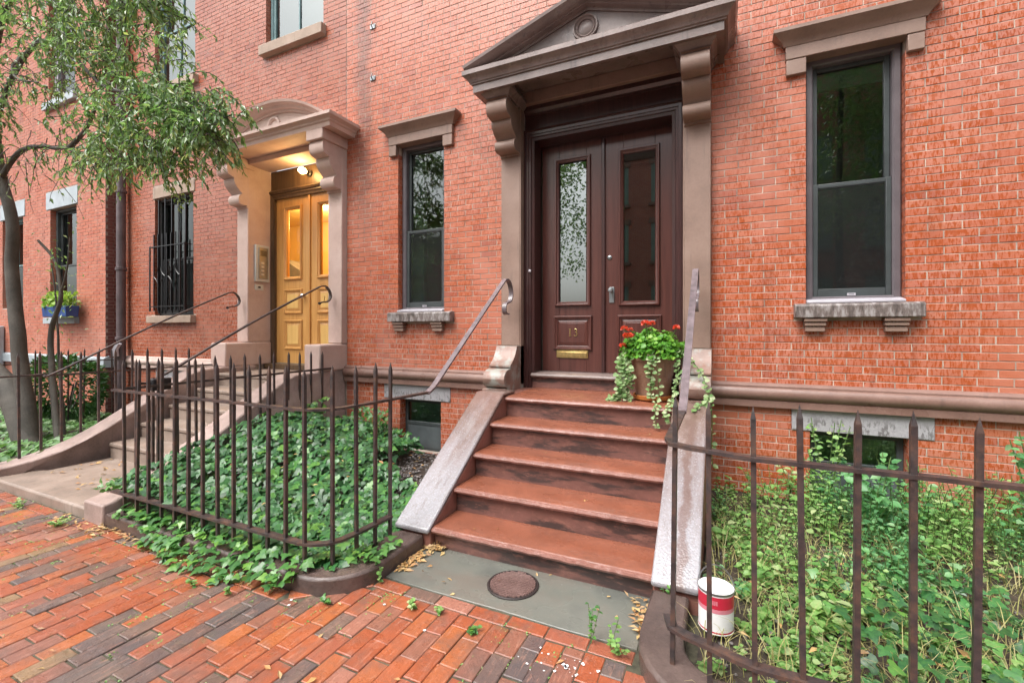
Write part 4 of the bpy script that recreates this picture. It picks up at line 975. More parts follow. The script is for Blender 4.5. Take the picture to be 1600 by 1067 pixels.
def fences():
    # left-hand bed
    T = thing('iron_fence', (-3.3, -2.7, .1), 'rusty iron railing around the ivy bed with its handrail beside the brown steps', 'fence', 'iron fences')
    xs = [-4.49 + k * .1738 for k in range(13)]
    pts = [(x, -2.70) for x in xs] + [(-2.262, -2.61), (-2.225, -2.44), (-2.21, -2.28), (-2.20, -2.135)]
    fence_bars(T, pts, .09, 1.37, .0205)
    rail = [(-4.66, -2.70), (-2.44, -2.70), (-2.36, -2.685), (-2.285, -2.635), (-2.24, -2.56), (-2.222, -2.44), (-2.20, -2.13)]
    MB().bar([(x, y, .252) for x, y in rail], .05, .016).build('rail', M['iron'], T, smooth=False)
    MB().bar([(x, y, 1.098) for x, y in rail] + [(-2.135, -1.76, 1.108)], .042, .016).build('rail', M['iron'], T, smooth=False)
    x = -2.135
    hr = [(x, -1.78, 1.100), (x, -1.70, 1.135)] + [(x, -1.70 + (1.285) * t, 1.135 + .973 * t) for t in (.25, .5, .75, .96)] + [(x, y, z) for y, z in scroll_end(x)]
    MB().bar(smooth_path(hr[:6], 1) + smooth_path([(x, y, z) for y, z in scroll_end(x)], 3), .048, .015).build('handrail', M['wetiron'], T, ang=50)
    # right-hand bed
    T = thing('iron_fence', (.8, -2.7, .1), 'rusty iron railing in front of the weedy bed on the right', 'fence', 'iron fences')
    pts = [(-.214, -2.585), (-.058, -2.645), (.109, -2.70)] + [(.109 + .1635 * k, -2.70) for k in range(1, 28)]
    fence_bars(T, pts, .09, 1.31, .020)
    rail = [(-.238, -2.50), (-.214, -2.585), (-.15, -2.618), (-.058, -2.645), (.03, -2.678), (.109, -2.70), (4.6, -2.70)]
    MB().bar([(a, b, .262) for a, b in rail], .05, .016).build('rail', M['iron'], T, smooth=False)
    MB().bar([(-.238, -1.76, 1.10)] + [(a, b, 1.088) for a, b in rail], .042, .016).build('rail', M['iron'], T, smooth=False)
    x = -.238
    hr = [(x, -1.78, 1.095), (x, -1.70, 1.125)] + [(x, -1.70 + 1.285 * t, 1.125 + .983 * t) for t in (.25, .5, .75, .96)]
    MB().bar(hr + smooth_path([(x, y, z) for y, z in scroll_end(x)], 3), .05, .015).build('handrail', M['wetiron'], T, ang=50)
    # between the ivy bed and the pink stoop
    T = thing('iron_fence', (-4.74, -1.5, .1), 'thin iron railing along the side of the pinkish steps, behind the ivy', 'fence', 'iron fences')
    fence_bars(T, [(-4.745, -2.50 + .172 * k) for k in range(13)], .08, 1.34, .02)
    MB().bar([(-4.745, -2.66, 1.09), (-4.745, -.25, 1.095)], .016, .022).build('rail', M['iron'], T, smooth=False)
    T = thing('latch_box', (-4.80, -2.10, 1.1), 'black iron gate latch box on the railing by the pinkish steps', 'latch')
    MB().box(-4.83, -4.765, -2.36, -2.20, 1.04, 1.15).build('case', M['blackiron'], T, bevel=.008); MB().bar([(-4.80, -2.36, 1.11), (-4.80, -2.46, 1.12)], .02, .02).build('bolt', M['blackiron'], T)
    # beyond the pink stoop
    T = thing('iron_fence', (-6.97, -1.6, .2), 'dark iron railing beyond the pinkish steps, beside the tree', 'fence', 'iron fences')
    zt = lambda x, y: .17 + max(0, (y + 2.5)) * .42
    fence_bars(T, [(-6.985, -2.70 + .174 * k) for k in range(12)], .1, 1.36, .022, zt)
    MB().bar([(-6.985, -2.85, 1.10), (-6.985, -2.42, 1.10), (-6.93, -2.32, 1.11)], .04, .016).build('rail', M['iron'], T, smooth=False)
    MB().bar([(-6.985, -2.42, 1.085), (-6.985, -.4, 1.085)], .016, .02).build('rail', M['iron'], T, smooth=False)
    def pipehr(x, T, z0=1.10, y0=-2.38, y1=-.30, z1=2.16):
        P = [(x, y0, z0), (x, y0 + .12, z0 + .035), (x, y0 + (y1 - y0) * .5, z0 + (z1 - z0) * .52), (x, y1 - .12, z1 - .045), (x, y1, z1 + .01), (x, y1 + .07, z1 + .015), (x, y1 + .13, z1 - .03), (x, y1 + .16, z1 - .10), (x, y1 + .14, z1 - .16), (x, y1 + .08, z1 - .195), (x, y1 + .02, z1 - .20), (x, y1 - .02, z1 - .215)]
        MB().bar(smooth_path(P, 4), .04, .016).build('handrail', M['iron'], T, ang=50)
        MB().lathe([(.001, -.02), (.018, -.012), (.02, .012), (.001, .022)], 10, (x, y1 - .03, z1 - .22)).build('knob', M['blackiron'], T)
    pipehr(-6.83, T)
    T = thing('handrail', (-4.93, -1.3, 1.1), 'iron handrail with a curled end on the near side of the pinkish steps', 'handrail')
    pipehr(-4.92, T, 1.14, -2.30, -.29, 2.18)
    MB().bar([(-4.92, -2.28, .2), (-4.92, -2.28, 1.15)], .022, .022).build('post', M['iron'], T)
    # far boundary
    T = thing('iron_fence', (-9.8, -1.2, .1), 'thin dark railing at the far left, behind the tree', 'fence', 'iron fences')
    fence_bars(T, [(-9.82, -2.45 + .2 * k) for k in range(11)], .06, 1.30, .018)
    MB().bar([(-9.82, -2.5, 1.08), (-9.82, -.28, 1.08)], .014, .018).build('rail', M['iron'], T, smooth=False)
fences()

# ------------------------------------------------------------------ small things
def small_things():
    # coal hole cover with raised ribs
    T = thing('coal_hole_cover', (-1.205, -2.16, .004), 'round ribbed rusty iron cover set in the grey stone slab', 'cover')
    MB().lathe([(.001, -.01), (.148, -.01), (.160, -.01), (.163, .004), (.158, .008), (.150, .008), (.147, .002), (.001, .002)], 48, (-1.205, -2.16, .004)).build('plate', M['ironrecess'], T)
    m = MB()
    for k in range(-8, 9):
        x = k * .0175; h = math.sqrt(max(0, .143 ** 2 - x * x))
        if h > .02: m.prism_x([(-2.16 + x - .005, .005), (-2.16 + x - .004, .016), (-2.16 + x + .004, .016), (-2.16 + x + .005, .005)], -1.205 - h, -1.205 + h)
    o = m.build('rib', M['rust'], T, smooth=False)
    # down pipe
    T = thing('downpipe', (-10.25, -.12, .1), 'brown round rainwater downpipe in the corner between the two left houses', 'drainpipe')
    MB().tube([(-10.27, -.12, z) for z in (.05, 2, 4, 6, 8, 10)], .072, 12).build('pipe', M['pipe'], T)
    for z in (1.45, 2.75, 4.2, 6.6): MB().lathe([(.08, -.03), (.09, -.025), (.09, .025), (.08, .03)], 14, (-10.27, -.12, z)).build('collar', M['pipe'], T)
    MB().tube([(-10.24, -.21, 1.12), (-10.22, -.23, 1.25), (-10.17, -.20, 1.36)], .05, 6).build('patch', M['subsill'], T)
    # window guard on the left house
    T = thing('window_guard', (-8.8, -.1, 1.9), 'black iron grille across the lower part of the tall dark window', 'window guard')
    x0, x1, z0, z1 = -9.36, -8.32, 2.02, 3.08
    m = MB().bar([(x0, -.10, z0), (x1, -.10, z0)], .03, .014); m.build('rail', M['blackiron'], T, smooth=False)
    MB().bar([(x0, -.10, z1), (x1, -.10, z1)], .03, .014).build('rail', M['blackiron'], T, smooth=False)
    for k in range(9): MB().bar([(x0 + (x1 - x0) * k / 8, -.10, z0 - .08), (x0 + (x1 - x0) * k / 8, -.10, z1 + (.22 if 0 < k < 8 else .02))], .018, .018).build('bar', M['blackiron'], T, smooth=False)
    for k in range(5): MB().bar([(x0 + .13 + .2 * k, -.02, 1.90), (x0 + .13 + .2 * k, -.02, 3.94)], .02, .02).build('bar', M['blackiron'], T, smooth=False)
    for x, z in ((x0, z0), (x1, z0), (x0, z1), (x1, z1)): MB().bar([(x, -.10, z), (x, .02, z)], .016, .016).build('stay', M['blackiron'], T, smooth=False)
    for cx in (-9.05, -8.62):
        for s in (-1, 1):
            pts = [(cx + s * (.10 - .07 * math.cos(R(a))) , -.11, 2.55 + .2 * (a - 180) / 180 + .05 * math.sin(R(a))) for a in range(0, 361, 24)]
            MB().tube(pts, .006, 4).build('scroll', M['blackiron'], T)
    # wall anchors
    for (x, z), lb in (((-4.283, 5.67), 'small rusted iron wall anchor high above the left narrow window'), ((-4.283, 4.98), 'small pale metal wall anchor just above the left narrow window head')):
        T = thing('wall_anchor', (x, 0, z), lb, 'wall anchor', 'wall anchors')
        MB().box(x - .045, x + .045, -.012, .004, z - .03, z + .03).build('plate', M['steel'], T, bevel=.004)
        MB().tube([(x + .01, -.01, z - .05), (x + .01, -.05, z), (x + .01, -.03, z + .05)], .008, 5).build('hook', M['iron'], T)
    # paint can
    c = (-.042, -2.185, .082); T = thing('paint_can', c, 'white paint can with a red label band and a wire handle', 'paint can')
    r = .083
    MB().lathe([(.001, 0), (r, 0), (r + .003, .004), (r, .010), (r, .196), (r + .004, .200), (r + .004, .206), (r - .008, .206)], 32, c).build('can', M['white'], T)
    MB().lathe([(r + .0008, .012), (r + .0008, .112)], 32, c, caps=False).build('lower_label', M['white'], T)
    MB().lathe([(r + .0014, .128), (r + .0014, .188)], 32, c, caps=False).build('label_band', M['redlabel'], T)
    MB().lathe([(r + .0014, .108), (r + .0014, .1275)], 32, c, caps=False).build('label_stripe', M['pinklabel'], T)
    MB().lathe([(r + .002, .008), (r + .002, .016)], 32, c, caps=False).build('base_rim', M['redlabel'], T)
    MB().lathe([(r - .006, .198), (r - .006, .207), (r - .012, .203), (r - .02, .199), (.001, .199)], 32, c).build('lid', M['white'], T)
    MB().lathe([(r - .007, .205), (r + .004, .2062), (r + .005, .2005), (r + .003, .196)], 32, c, caps=False).build('rim', M['steel'], T)
    lid = MB().tube([(c[0] + .01, c[1] - .01, c[2] + .2), (c[0] + .035, c[1] - .012, c[2] + .2005)], .004, 5); lid.build('drip', M['rust'], T)
    hp = [(c[0] + (r + .004) * math.cos(R(a)), c[1] + .02 + .03 * math.sin(R(a)), c[2] + .185 + .105 * math.sin(R(a))) for a in range(0, 181, 12)]
    MB().tube(hp, .0035, 5).build('wire_handle', M['steel'], T)
    for s in (-1, 1): MB().lathe([(.001, .008), (.014, .006), (.016, -.004)], 10, (c[0] + s * (r - .003) if s > 0 else c[0] - r + .003, c[1] + .02, c[2] + .178), 'x').build('ear', M['steel'], T)
    # flat printed letters of the label: small bars too faint to spell
    m = MB()
    for a in (-98, -92, -86):
        an = R(a); rr = r + .0022
        m.add([(c[0] + rr * math.cos(an + da), c[1] + rr * math.sin(an + da), c[2] + z) for da, z in ((-.03, .148), (.03, .148), (.03, .170), (-.03, .170))], [(0, 1, 2, 3)])
    m.build('label_mark', M['pinklabel'], T, smooth=False)
    # window box
    T = thing('window_box', (-11.7, -.42, 1.86), 'blue window box of lime green plants on the pale sill at far left', 'window box')
    MB().prism_x([(-.56, 2.07), (-.54, 1.86), (-.36, 1.86), (-.34, 2.07)], -12.20, -11.25).build('box', M['blue'], T, bevel=.01)
    # plant pot
    p = (-.615, -.33, .954); T = thing('plant_pot', p, 'large weathered terracotta pot on an orange saucer at the top of the brown steps', 'plant pot')
    MB().lathe([(.001, .035), (.148, .035), (.152, .05), (.178, .22), (.181, .224), (.184, .228), (.200, .36), (.203, .365), (.216, .368), (.220, .38), (.220, .425), (.214, .434), (.195, .434), (.19, .40), (.001, .40)], 40, p).build('pot', M['terracotta'], T, ang=30)
    MB().lathe([(.001, .0), (.150, .0), (.172, .012), (.180, .046), (.176, .050), (.168, .046), (.160, .02), (.001, .02)], 40, p).build('saucer', M['saucer'], T)
M['rust'] = m_stone('rusty_cast_iron', (.16, .095, .085), (.09, .055, .05), (.24, .16, .145), .35, .1, streak=False)
M['ironrecess'] = m_plain('shaded_recess_iron', (.028, .018, .017), .6)  # cover plate: recess shade between the lighter ribs put into its colour
small_things()

# ------------------------------------------------------------------ foliage
def frame_of(d, n):
    d = Vector(d).normalized(); n = Vector(n); s = d.cross(n)
    if s.length < 1e-5: s = d.cross(Vector((1, .2, .3)))
    s.normalize(); n = s.cross(d).normalized(); return d, s, n
IVY = [(0, .0, 0), (-.22, -.16, .0), (-.50, -.05, -.03), (-.62, .20, -.06), (-.33, .38, .02), (-.20, .62, .02), (0, 1.0, -.05), (.20, .62, .02), (.33, .38, .02), (.62, .20, -.06), (.50, -.05, -.03), (.22, -.16, .0)]
def leaf_ivy(m, p, d, n, s):
    d, e, n = frame_of(d, n); p = Vector(p); v = [p + e * (a * s) + d * (b * s) + n * (c * s) for a, b, c in IVY] + [p + d * (.30 * s) + n * (.05 * s)]
    k = len(IVY); m.add(v, [(i, (i + 1) % k, k) for i in range(k)])
def leaf_oval(m, p, d, n, s, w=.32, cup=.08):
    d, e, n = frame_of(d, n); p = Vector(p)
    v = [p, p + d * s * .25 - e * s * w + n * s * cup, p + d * s * .65 - e * s * w * .85 + n * s * cup, p + d * s - n * s * cup, p + d * s * .65 + e * s * w * .85 + n * s * cup, p + d * s * .25 + e * s * w + n * s * cup]
    m.add(v, [(0, 1, 2, 3), (0, 3, 4, 5)])
def leaf_blade(m, p, d, n, s, w=.14):
    d, e, n = frame_of(d, n); p = Vector(p)
    v = [p, p + d * s * .4 - e * s * w + n * s * .05, p + d * s - n * s * .12, p + d * s * .4 + e * s * w + n * s * .05]
    m.add(v, [(0, 1, 2), (0, 2, 3)])
def grass(m, p, d, h, w=.004):
    p = Vector(p); d = Vector(d); e = Vector((d.y, -d.x, 0)); e = e.normalized() if e.length > 1e-4 else Vector((1, 0, 0))
    q = [p, p + Vector((0, 0, h * .5)) + d * h * .15, p + Vector((0, 0, h * .8)) + d * h * .55, p + Vector((0, 0, h * .78)) + d * h]
    v = []
    for i, a in enumerate(q): ww = w * (1 - i / 3.2); v += [a - e * ww, a + e * ww]
    m.add(v, [(0, 1, 3, 2), (2, 3, 5, 4), (4, 5, 7, 6)])
def rv(a=1): return Vector((U(-a, a), U(-a, a), U(-a, a)))
def fbm(x, y, s=1.0, o=0.): return mnoise.noise(Vector((x * s, y * s, o)))

def ivy_height(x, y):
    a = max(0, 1 - max(0, (x + 4.62)) / 1.9)               # heaped against the pink steps
    b = math.exp(-((y + 1.15) / 1.0) ** 2)
    h = .10 + .14 * a + .38 * a * b + .10 * fbm(x, y, 2.3) + .06 * fbm(x, y, 6)
    if x > -3.3: h *= max(.25, 1 - (x + 3.3) * .55)
    return max(.07, h)
def ivy_bed():
    m = MB(); random.seed(21)
    n = 0
    while n < 4800:
        x = U(-4.74, -2.22); y = U(-2.66, -.08)
        if x > -3.35 + .25 * fbm(x, y, 3) and y > -1.05 + (x + 3.35) * -.25 + .2 * fbm(x, y, 4): continue      # bare gravel by the cellar window
        if x > -2.75 and y > -1.5 and U(0, 1) < .6: continue
        h = ivy_height(x, y); dz = U(0, 1) ** 3
        e = .05; g = Vector(((ivy_height(x + e, y) - ivy_height(x - e, y)) / (2 * e), (ivy_height(x, y + e) - ivy_height(x, y - e)) / (2 * e), 0))
        nr = (Vector((-g.x, -g.y, 1)).normalized() * 1.0 + Vector((.05, -.55, .25)) + rv(.55)).normalized()
        d = Vector((U(-1, 1), U(-1.2, .5), U(-.7, .1))); d = d - nr * d.dot(nr) * .85
        leaf_ivy(m, (x, y, .05 + h * (1 - .55 * dz)), d, nr, U(.045, .088)); n += 1
    tag(m.build('ivy', M['ivy'], smooth=True, ang=60), kind='stuff')
    # ivy climbing over the side wall and spilling across the kerb
    m = MB(); n = 0
    while n < 460:
        x = U(-4.5, -2.35); y = U(-2.96, -2.62)
        lim = -2.79 - .16 * max(0, math.sin((x + 4.25) * 1.6)) + .06 * fbm(x, 0, 5)
        if y < lim or (x < -3.9 and y < -2.80): continue
        z = .12 if y > -2.78 else .02 + max(0, (y + 2.90)) * .5
        nr = (Vector((0, -.35, 1)) + rv(.4)).normalized(); d = Vector((U(-1, 1), U(-1.3, .2), U(-.5, .1)))
        leaf_ivy(m, (x, y, z + U(.0, .05)), d, nr, U(.036, .072)); n += 1
    for k in range(70):
        t = U(0, 1); x = -2.36 + .4 * t + U(-.05, .05); y = -2.62 + .5 * t * U(.4, 1) + U(-.1, .05)
        leaf_ivy(m, (x - .05, y, .12 + U(0, .04)), Vector((U(-1, 1), U(-1, .4), U(-.3, .1))), Vector((0, -.3, 1)) + rv(.35), U(.04, .065))
    for k in range(60):
        leaf_ivy(m, (U(-5.1, -4.74), U(-2.66, -2.35), .18 + U(0, .05)), rv(), Vector((0, -.3, 1)) + rv(.4), U(.04, .07))
    for k in range(260):
        y = U(-1.9, -.5); leaf_ivy(m, (U(-4.80, -4.55), y, .25 + (y + 2.2) * .24 + U(-.1, .1)), Vector((U(-1, 1), -.5, U(-1, .2))), Vector((.4, -.7, .6)) + rv(.4), U(.04, .065))
    for k in range(170):
        leaf_ivy(m, (U(-4.3, -3.9) + U(-.1, .1), U(-.45, -.1), U(.15, .62)), Vector((U(-1, 1), -.5, U(-1, .2))), Vector((.1, -1, .4)) + rv(.5), U(.04, .06))
    tag(m.build('ivy', M['ivyyoung'], smooth=True, ang=60), kind='stuff')
    # soil and stones by the cellar window
    m = MB()
    for k in range(900):
        x, y = U(-3.5, -2.28), U(-1.5, -.06)
        m.blob((x, y, .055 + U(0, .03)), (U(.008, .022), U(.008, .022), U(.006, .014)))
    tag(m.build('gravel', M['gravel'], smooth=False), kind='stuff')
ivy_bed()

def weed_height(x, y):
    h = .10 + .30 * max(0, min(1, (y + 2.1) / 1.6)) + .05 * fbm(x, y, 3) + .05 * max(0, x - 1.0)
    return h * (.55 + .45 * min(1, max(0, (x + .1) * 1.6)))
def weed_bed():
    random.seed(33); m = MB(); mc = MB(); st = MB(); gr = MB(); iv = MB()
    n = 0
    while n < 2350:
        x, y = U(-.10, 3.5), U(-2.66, -.06)
        if x < .5 and y > -.6 - x and U(0, 1) < .5: continue
        bare = fbm(x + 7, y, 2.1)
        if bare > .06 and y < -.8 and U(0, 1) < .82: continue
        if (x + .042) ** 2 + (y + 2.165) ** 2 < .13 ** 2: continue
        h = weed_height(x, y) * U(.35, 1.25); lean = Vector((U(-.3, .3), U(-.45, .1), 0)); nl = random.randint(6, 11)
        cool = fbm(x, y, 1.3, 4) > .05; tgt = mc if cool else m
        s0 = U(.018, .040) if U(0, 1) < .8 else U(.042, .062)
        st.tube([(x, y, .05), Vector((x, y, .05)) + lean * h * .4 + Vector((0, 0, h * .6)), Vector((x, y, .05)) + lean * h + Vector((0, 0, h))], .0025, 3, False)
        for k in range(nl):
            t = .25 + .75 * (k + U(0, .6)) / nl; p = Vector((x, y, .05)) + lean * h * t * t + Vector((0, 0, h * t)); a = k * 2.4 + U(-.4, .4)
            d = Vector((math.cos(a), math.sin(a), U(-.35, .35))); leaf_oval(tgt, p, d, Vector((0, -.2, 1)) + rv(.35), s0 * U(.7, 1.3), U(.25, .42))
        n += 1
    n = 0
    while n < 420:                       # dark ivy patch in the middle of the bed
        x, y = U(.45, 2.3), U(-2.6, -1.1)
        if ((x - 1.15) / .75) ** 2 + ((y + 1.95) / .62) ** 2 > 1 + .5 * fbm(x, y, 3): continue
        leaf_ivy(iv, (x, y, .08 + U(0, .16)), Vector((U(-1, 1), U(-1, .5), U(-.4, .1))), Vector((0, -.4, 1)) + rv(.5), U(.04, .07)); n += 1
    for k in range(3600):
        x, y = U(-.1, 3.0), U(-2.66, -.4)
        if (x + .042) ** 2 + (y + 2.165) ** 2 < .1 ** 2: continue
        a = U(0, 6.3); grass(gr, (x, y, .05), (math.cos(a), math.sin(a), 0), U(.07, .24), U(.0016, .0034))
    for mb, nm, mt in ((m, 'weeds', 'weed'), (mc, 'weeds', 'weedcool'), (st, 'weed_stems', 'stem'), (gr, 'grass', 'straw'), (iv, 'ivy', 'ivy')): tag(mb.build(nm, M[mt], smooth=True, ang=60), kind='stuff')
    g = MB()
    for k in range(700): g.blob((U(-.1, 2.4), U(-2.66, -.9), .055 + U(0, .02)), (U(.006, .016), U(.006, .016), U(.004, .012)))
    tag(g.build('gravel', M['gravel'], smooth=False), kind='stuff')
    # taller plants standing against the wall
    for (x, y, h, s, lb, mt) in ((.76, -.22, .86, .034, 'tall pale weed with small leaves in front of the right cellar window', 'weed'), (1.30, -.45, .62, .034, 'bushy weed at the right side of the cellar window', 'weed'),
                                 (1.98, -.35, .88, .055, 'tall leafy weed against the wall at the right edge', 'weedcool'), (.98, -.7, .66, .05, 'broad leafy weed below the right cellar window', 'weedcool')):
        T = thing('weed', (x, y, .05), lb, 'weed', 'tall weeds by the wall'); ms, ml = MB(), MB()
        for b in range(7):
            a = b * .9 + U(0, .5); tip = Vector((x + math.cos(a) * .24 * U(.3, 1), y + math.sin(a) * .14, .05 + h * U(.55, 1.0))); base = Vector((x, y, .05)); mid = (base + tip) / 2 + Vector((math.cos(a), math.sin(a), 0)) * -.02
            ms.tube([base, mid, tip], .0035, 4, False)
            for k in range(12):
                t = .25 + .75 * k / 12; p = base.lerp(mid, t * 2) if t < .5 else mid.lerp(tip, t * 2 - 1); an = U(0, 6.28)
                for q in range(2): leaf_oval(ml, p + rv(.012), Vector((math.cos(an + q * 2.6), math.sin(an + q * 2.6) - .3, U(-.6, .5))), Vector((0, -.5, .8)) + rv(.6), s * U(.6, 1.6), U(.25, .42))
        ms.build('stem', M['stem'], T); o = ml.build('foliage', M[mt], T, ang=60); o['kind'] = 'stuff'
weed_bed()

def far_garden():
    random.seed(5); m = MB()
    for k in range(2300):
        x, y = U(-12.5, -6.98), U(-2.7, -.4)
        h = .06 + .10 * abs(fbm(x, y, 2)) + (.06 if x > -8 else 0)
        leaf_oval(m, (x, y, .05 + h * U(.3, 1.2)), Vector((U(-1, 1), U(-1, .3), U(-.4, .2))), Vector((.2, -.4, 1)) + rv(.4), U(.06, .13), .38)
    tag(m.build('ground_cover', M['weed2'], smooth=True, ang=60), kind='stuff')
    T = thing('shrub', (-10.2, -.9, .05), 'dense dark green evergreen shrub behind the tree at far left', 'shrub')
    b = MB()
    for k in range(2100):
        d = rv(1).normalized(); r = U(.5, 1) ** .4; p = Vector((-10.2 + d.x * .62 * r, -.95 + d.y * .5 * r, .62 + d.z * .55 * r)); p += Vector((.08 * fbm(p.x, p.z, 4), 0, .1 * fbm(p.x, p.y, 3)))
        leaf_blade(b, p, d + rv(.5) + Vector((0, 0, -.3)), rv(1) + d, U(.07, .13), .22)
    o = b.build('foliage', M['shrub'], T, ang=60); o['kind'] = 'stuff'
    s = MB()
    for k in range(6): a = k * 1.05; s.tube([(-10.2, -.95, .0), (-10.2 + .3 * math.cos(a), -.95 + .25 * math.sin(a), .7)], .012, 5)
    s.build('stem', M['bark'], T)
M['weed2'] = m_leaf('pale_ground_cover', [(0, (.035, .12, .03)), (.5, (.09, .22, .05)), (.85, (.17, .33, .11)), (1, (.28, .40, .2))], .35, .25)
far_garden()

def potted_plants():
    random.seed(11); px, py, pz = -.615, -.33, 1.37
    T = thing('geranium', (px, py, pz), 'bushy green geranium with red flowers growing in the terracotta pot', 'flower')
    m = MB(); st = MB()
    for k in range(1500):
        d = rv(1).normalized(); d.z = abs(d.z) * 1.0 - .12; r = U(.55, 1) ** .5
        wob = 1 + .22 * mnoise.noise(d * 2.6)
        p = Vector((px + d.x * .30 * r * wob, py + d.y * .26 * r * wob, pz + .01 + max(-.035, d.z) * .26 * r * wob))
        nr = (d + Vector((0, -.25, .6)) + rv(.45)).normalized(); t = Vector((U(-1, 1), U(-1, 1), U(-.6, .2)))
        leaf_oval(m, p, t, nr, U(.032, .055), .52, .10)
    o = m.build('foliage', M['geranium'], T, ang=60); o['kind'] = 'stuff'
    for (x, y, z, s) in ((-.80, -.53, 1.535, .040), (-.855, -.50, 1.455, .026), (-.86, -.40, 1.61, .028), (-.66, -.44, 1.655, .034), (-.40, -.36, 1.615, .028), (-.60, -.47, 1.655, .026), (-.80, -.42, 1.60, .020)):
        f = MB()
        for k in range(34):
            d = rv(1).normalized(); d.z = abs(d.z) * .8; leaf_oval(f, Vector((x, y, z)) + d * s * .6, d + rv(.4), d + rv(.8), s * .95, .5, .1)
        f.build('flower', M['flower'], T, ang=60)
        st.tube([(px + (x - px) * .5, py + (y - py) * .5, pz + .05), (x, y, z)], .004, 4, False)
    st.build('stem', M['stem'], T)
    def strand(P, lb, dens=.020, sz=.034, wid=.03, rep=2):
        T = thing('trailing_vine', P[0], lb, 'vine', 'pale trailing vines'); ms, ml = MB(), MB()
        for q in range(rep):
            Q = smooth_path([Vector(p) + Vector((U(-wid, wid), U(-wid * .5, wid * .5), U(-.015, .015))) * (q > 0) for p in P], 6); ms.tube(Q, .0026, 4, False)
            for i in range(len(Q) - 1):
                seg = Q[i + 1] - Q[i]; c = max(1, int(seg.length / dens))
                for k in range(c):
                    p = Q[i] + seg * ((k + U(0, 1)) / c); a = U(0, 6.28)
                    d = Vector((math.cos(a) * .9, math.sin(a) * .5 - .45, U(-.5, .3))); leaf_oval(ml, p + d * .006, d, Vector((U(-.3, .3), -.75, .6)) + rv(.35), sz * U(.65, 1.25), .44, .06)
        ms.build('stem', M['stem'], T); o = ml.build('foliage', M['vine'], T, ang=60); o['kind'] = 'stuff'
    strand([(-.76, -.42, 1.40), (-.83, -.50, 1.32), (-.845, -.52, 1.18), (-.85, -.53, 1.05), (-.86, -.545, .975)], 'thick pale vine hanging at the left side of the pot down to the step', .011, .040, .075, 7)
    strand([(-.845, -.53, 1.05), (-.88, -.54, 1.0), (-.93, -.56, .972), (-.97, -.57, .966)], 'pale vine spreading over the top step left of the pot', .010, .036, .045, 4)
    strand([(-.60, -.50, 1.41), (-.595, -.565, 1.36), (-.60, -.555, 1.25), (-.595, -.53, 1.12), (-.60, -.525, 1.0)], 'pale vine hanging down the front of the pot', .017, .040, .018, 2)
    strand([(-.56, -.50, 1.41), (-.545, -.56, 1.33), (-.535, -.55, 1.15), (-.53, -.545, 1.03), (-.545, -.72, .965)], 'thin pale vine at the front of the pot reaching the step edge', .022, .038, .012, 1)
    strand([(-.44, -.42, 1.41), (-.39, -.48, 1.33), (-.385, -.50, 1.20), (-.40, -.55, 1.08), (-.42, -.70, 1.0), (-.44, -.775, .93), (-.45, -.785, .84)], 'pale vine falling on the right side of the pot past the step edge', .017, .036, .018, 2)
    strand([(-.52, -.74, .965), (-.53, -.775, .93), (-.53, -.785, .85), (-.51, -.79, .79)], 'short thin vine end hanging over the top step edge', .028, .030, .006, 1)
    strand([(-.40, -.42, 1.42), (-.30, -.45, 1.38), (-.20, -.50, 1.25), (-.13, -.58, 1.12), (-.12, -.66, 1.03), (-.16, -.76, 1.0), (-.22, -.82, .965)], 'pale vine looping over the right side wall behind the handrail', .016, .038, .018, 2)
    strand([(-.12, -.64, 1.04), (-.10, -.66, .95), (-.095, -.66, .80), (-.10, -.65, .62), (-.09, -.66, .48)], 'pale vine hanging down outside the right side wall', .022, .036, .012, 1)
    # flowers in the far window box
    T = thing('box_plants', (-11.7, -.45, 2.06), 'lime green plants filling the blue window box', 'plant'); m = MB()
    for k in range(260):
        p = Vector((U(-12.25, -11.2), U(-.56, -.34), 2.05 + U(0, .26))); leaf_oval(m, p, rv(1) + Vector((0, -.2, .5)), rv(.6) + Vector((0, -.5, 1)), U(.07, .12), .35)
    o = m.build('foliage', M['lime'], T, ang=60); o['kind'] = 'stuff'
potted_plants()

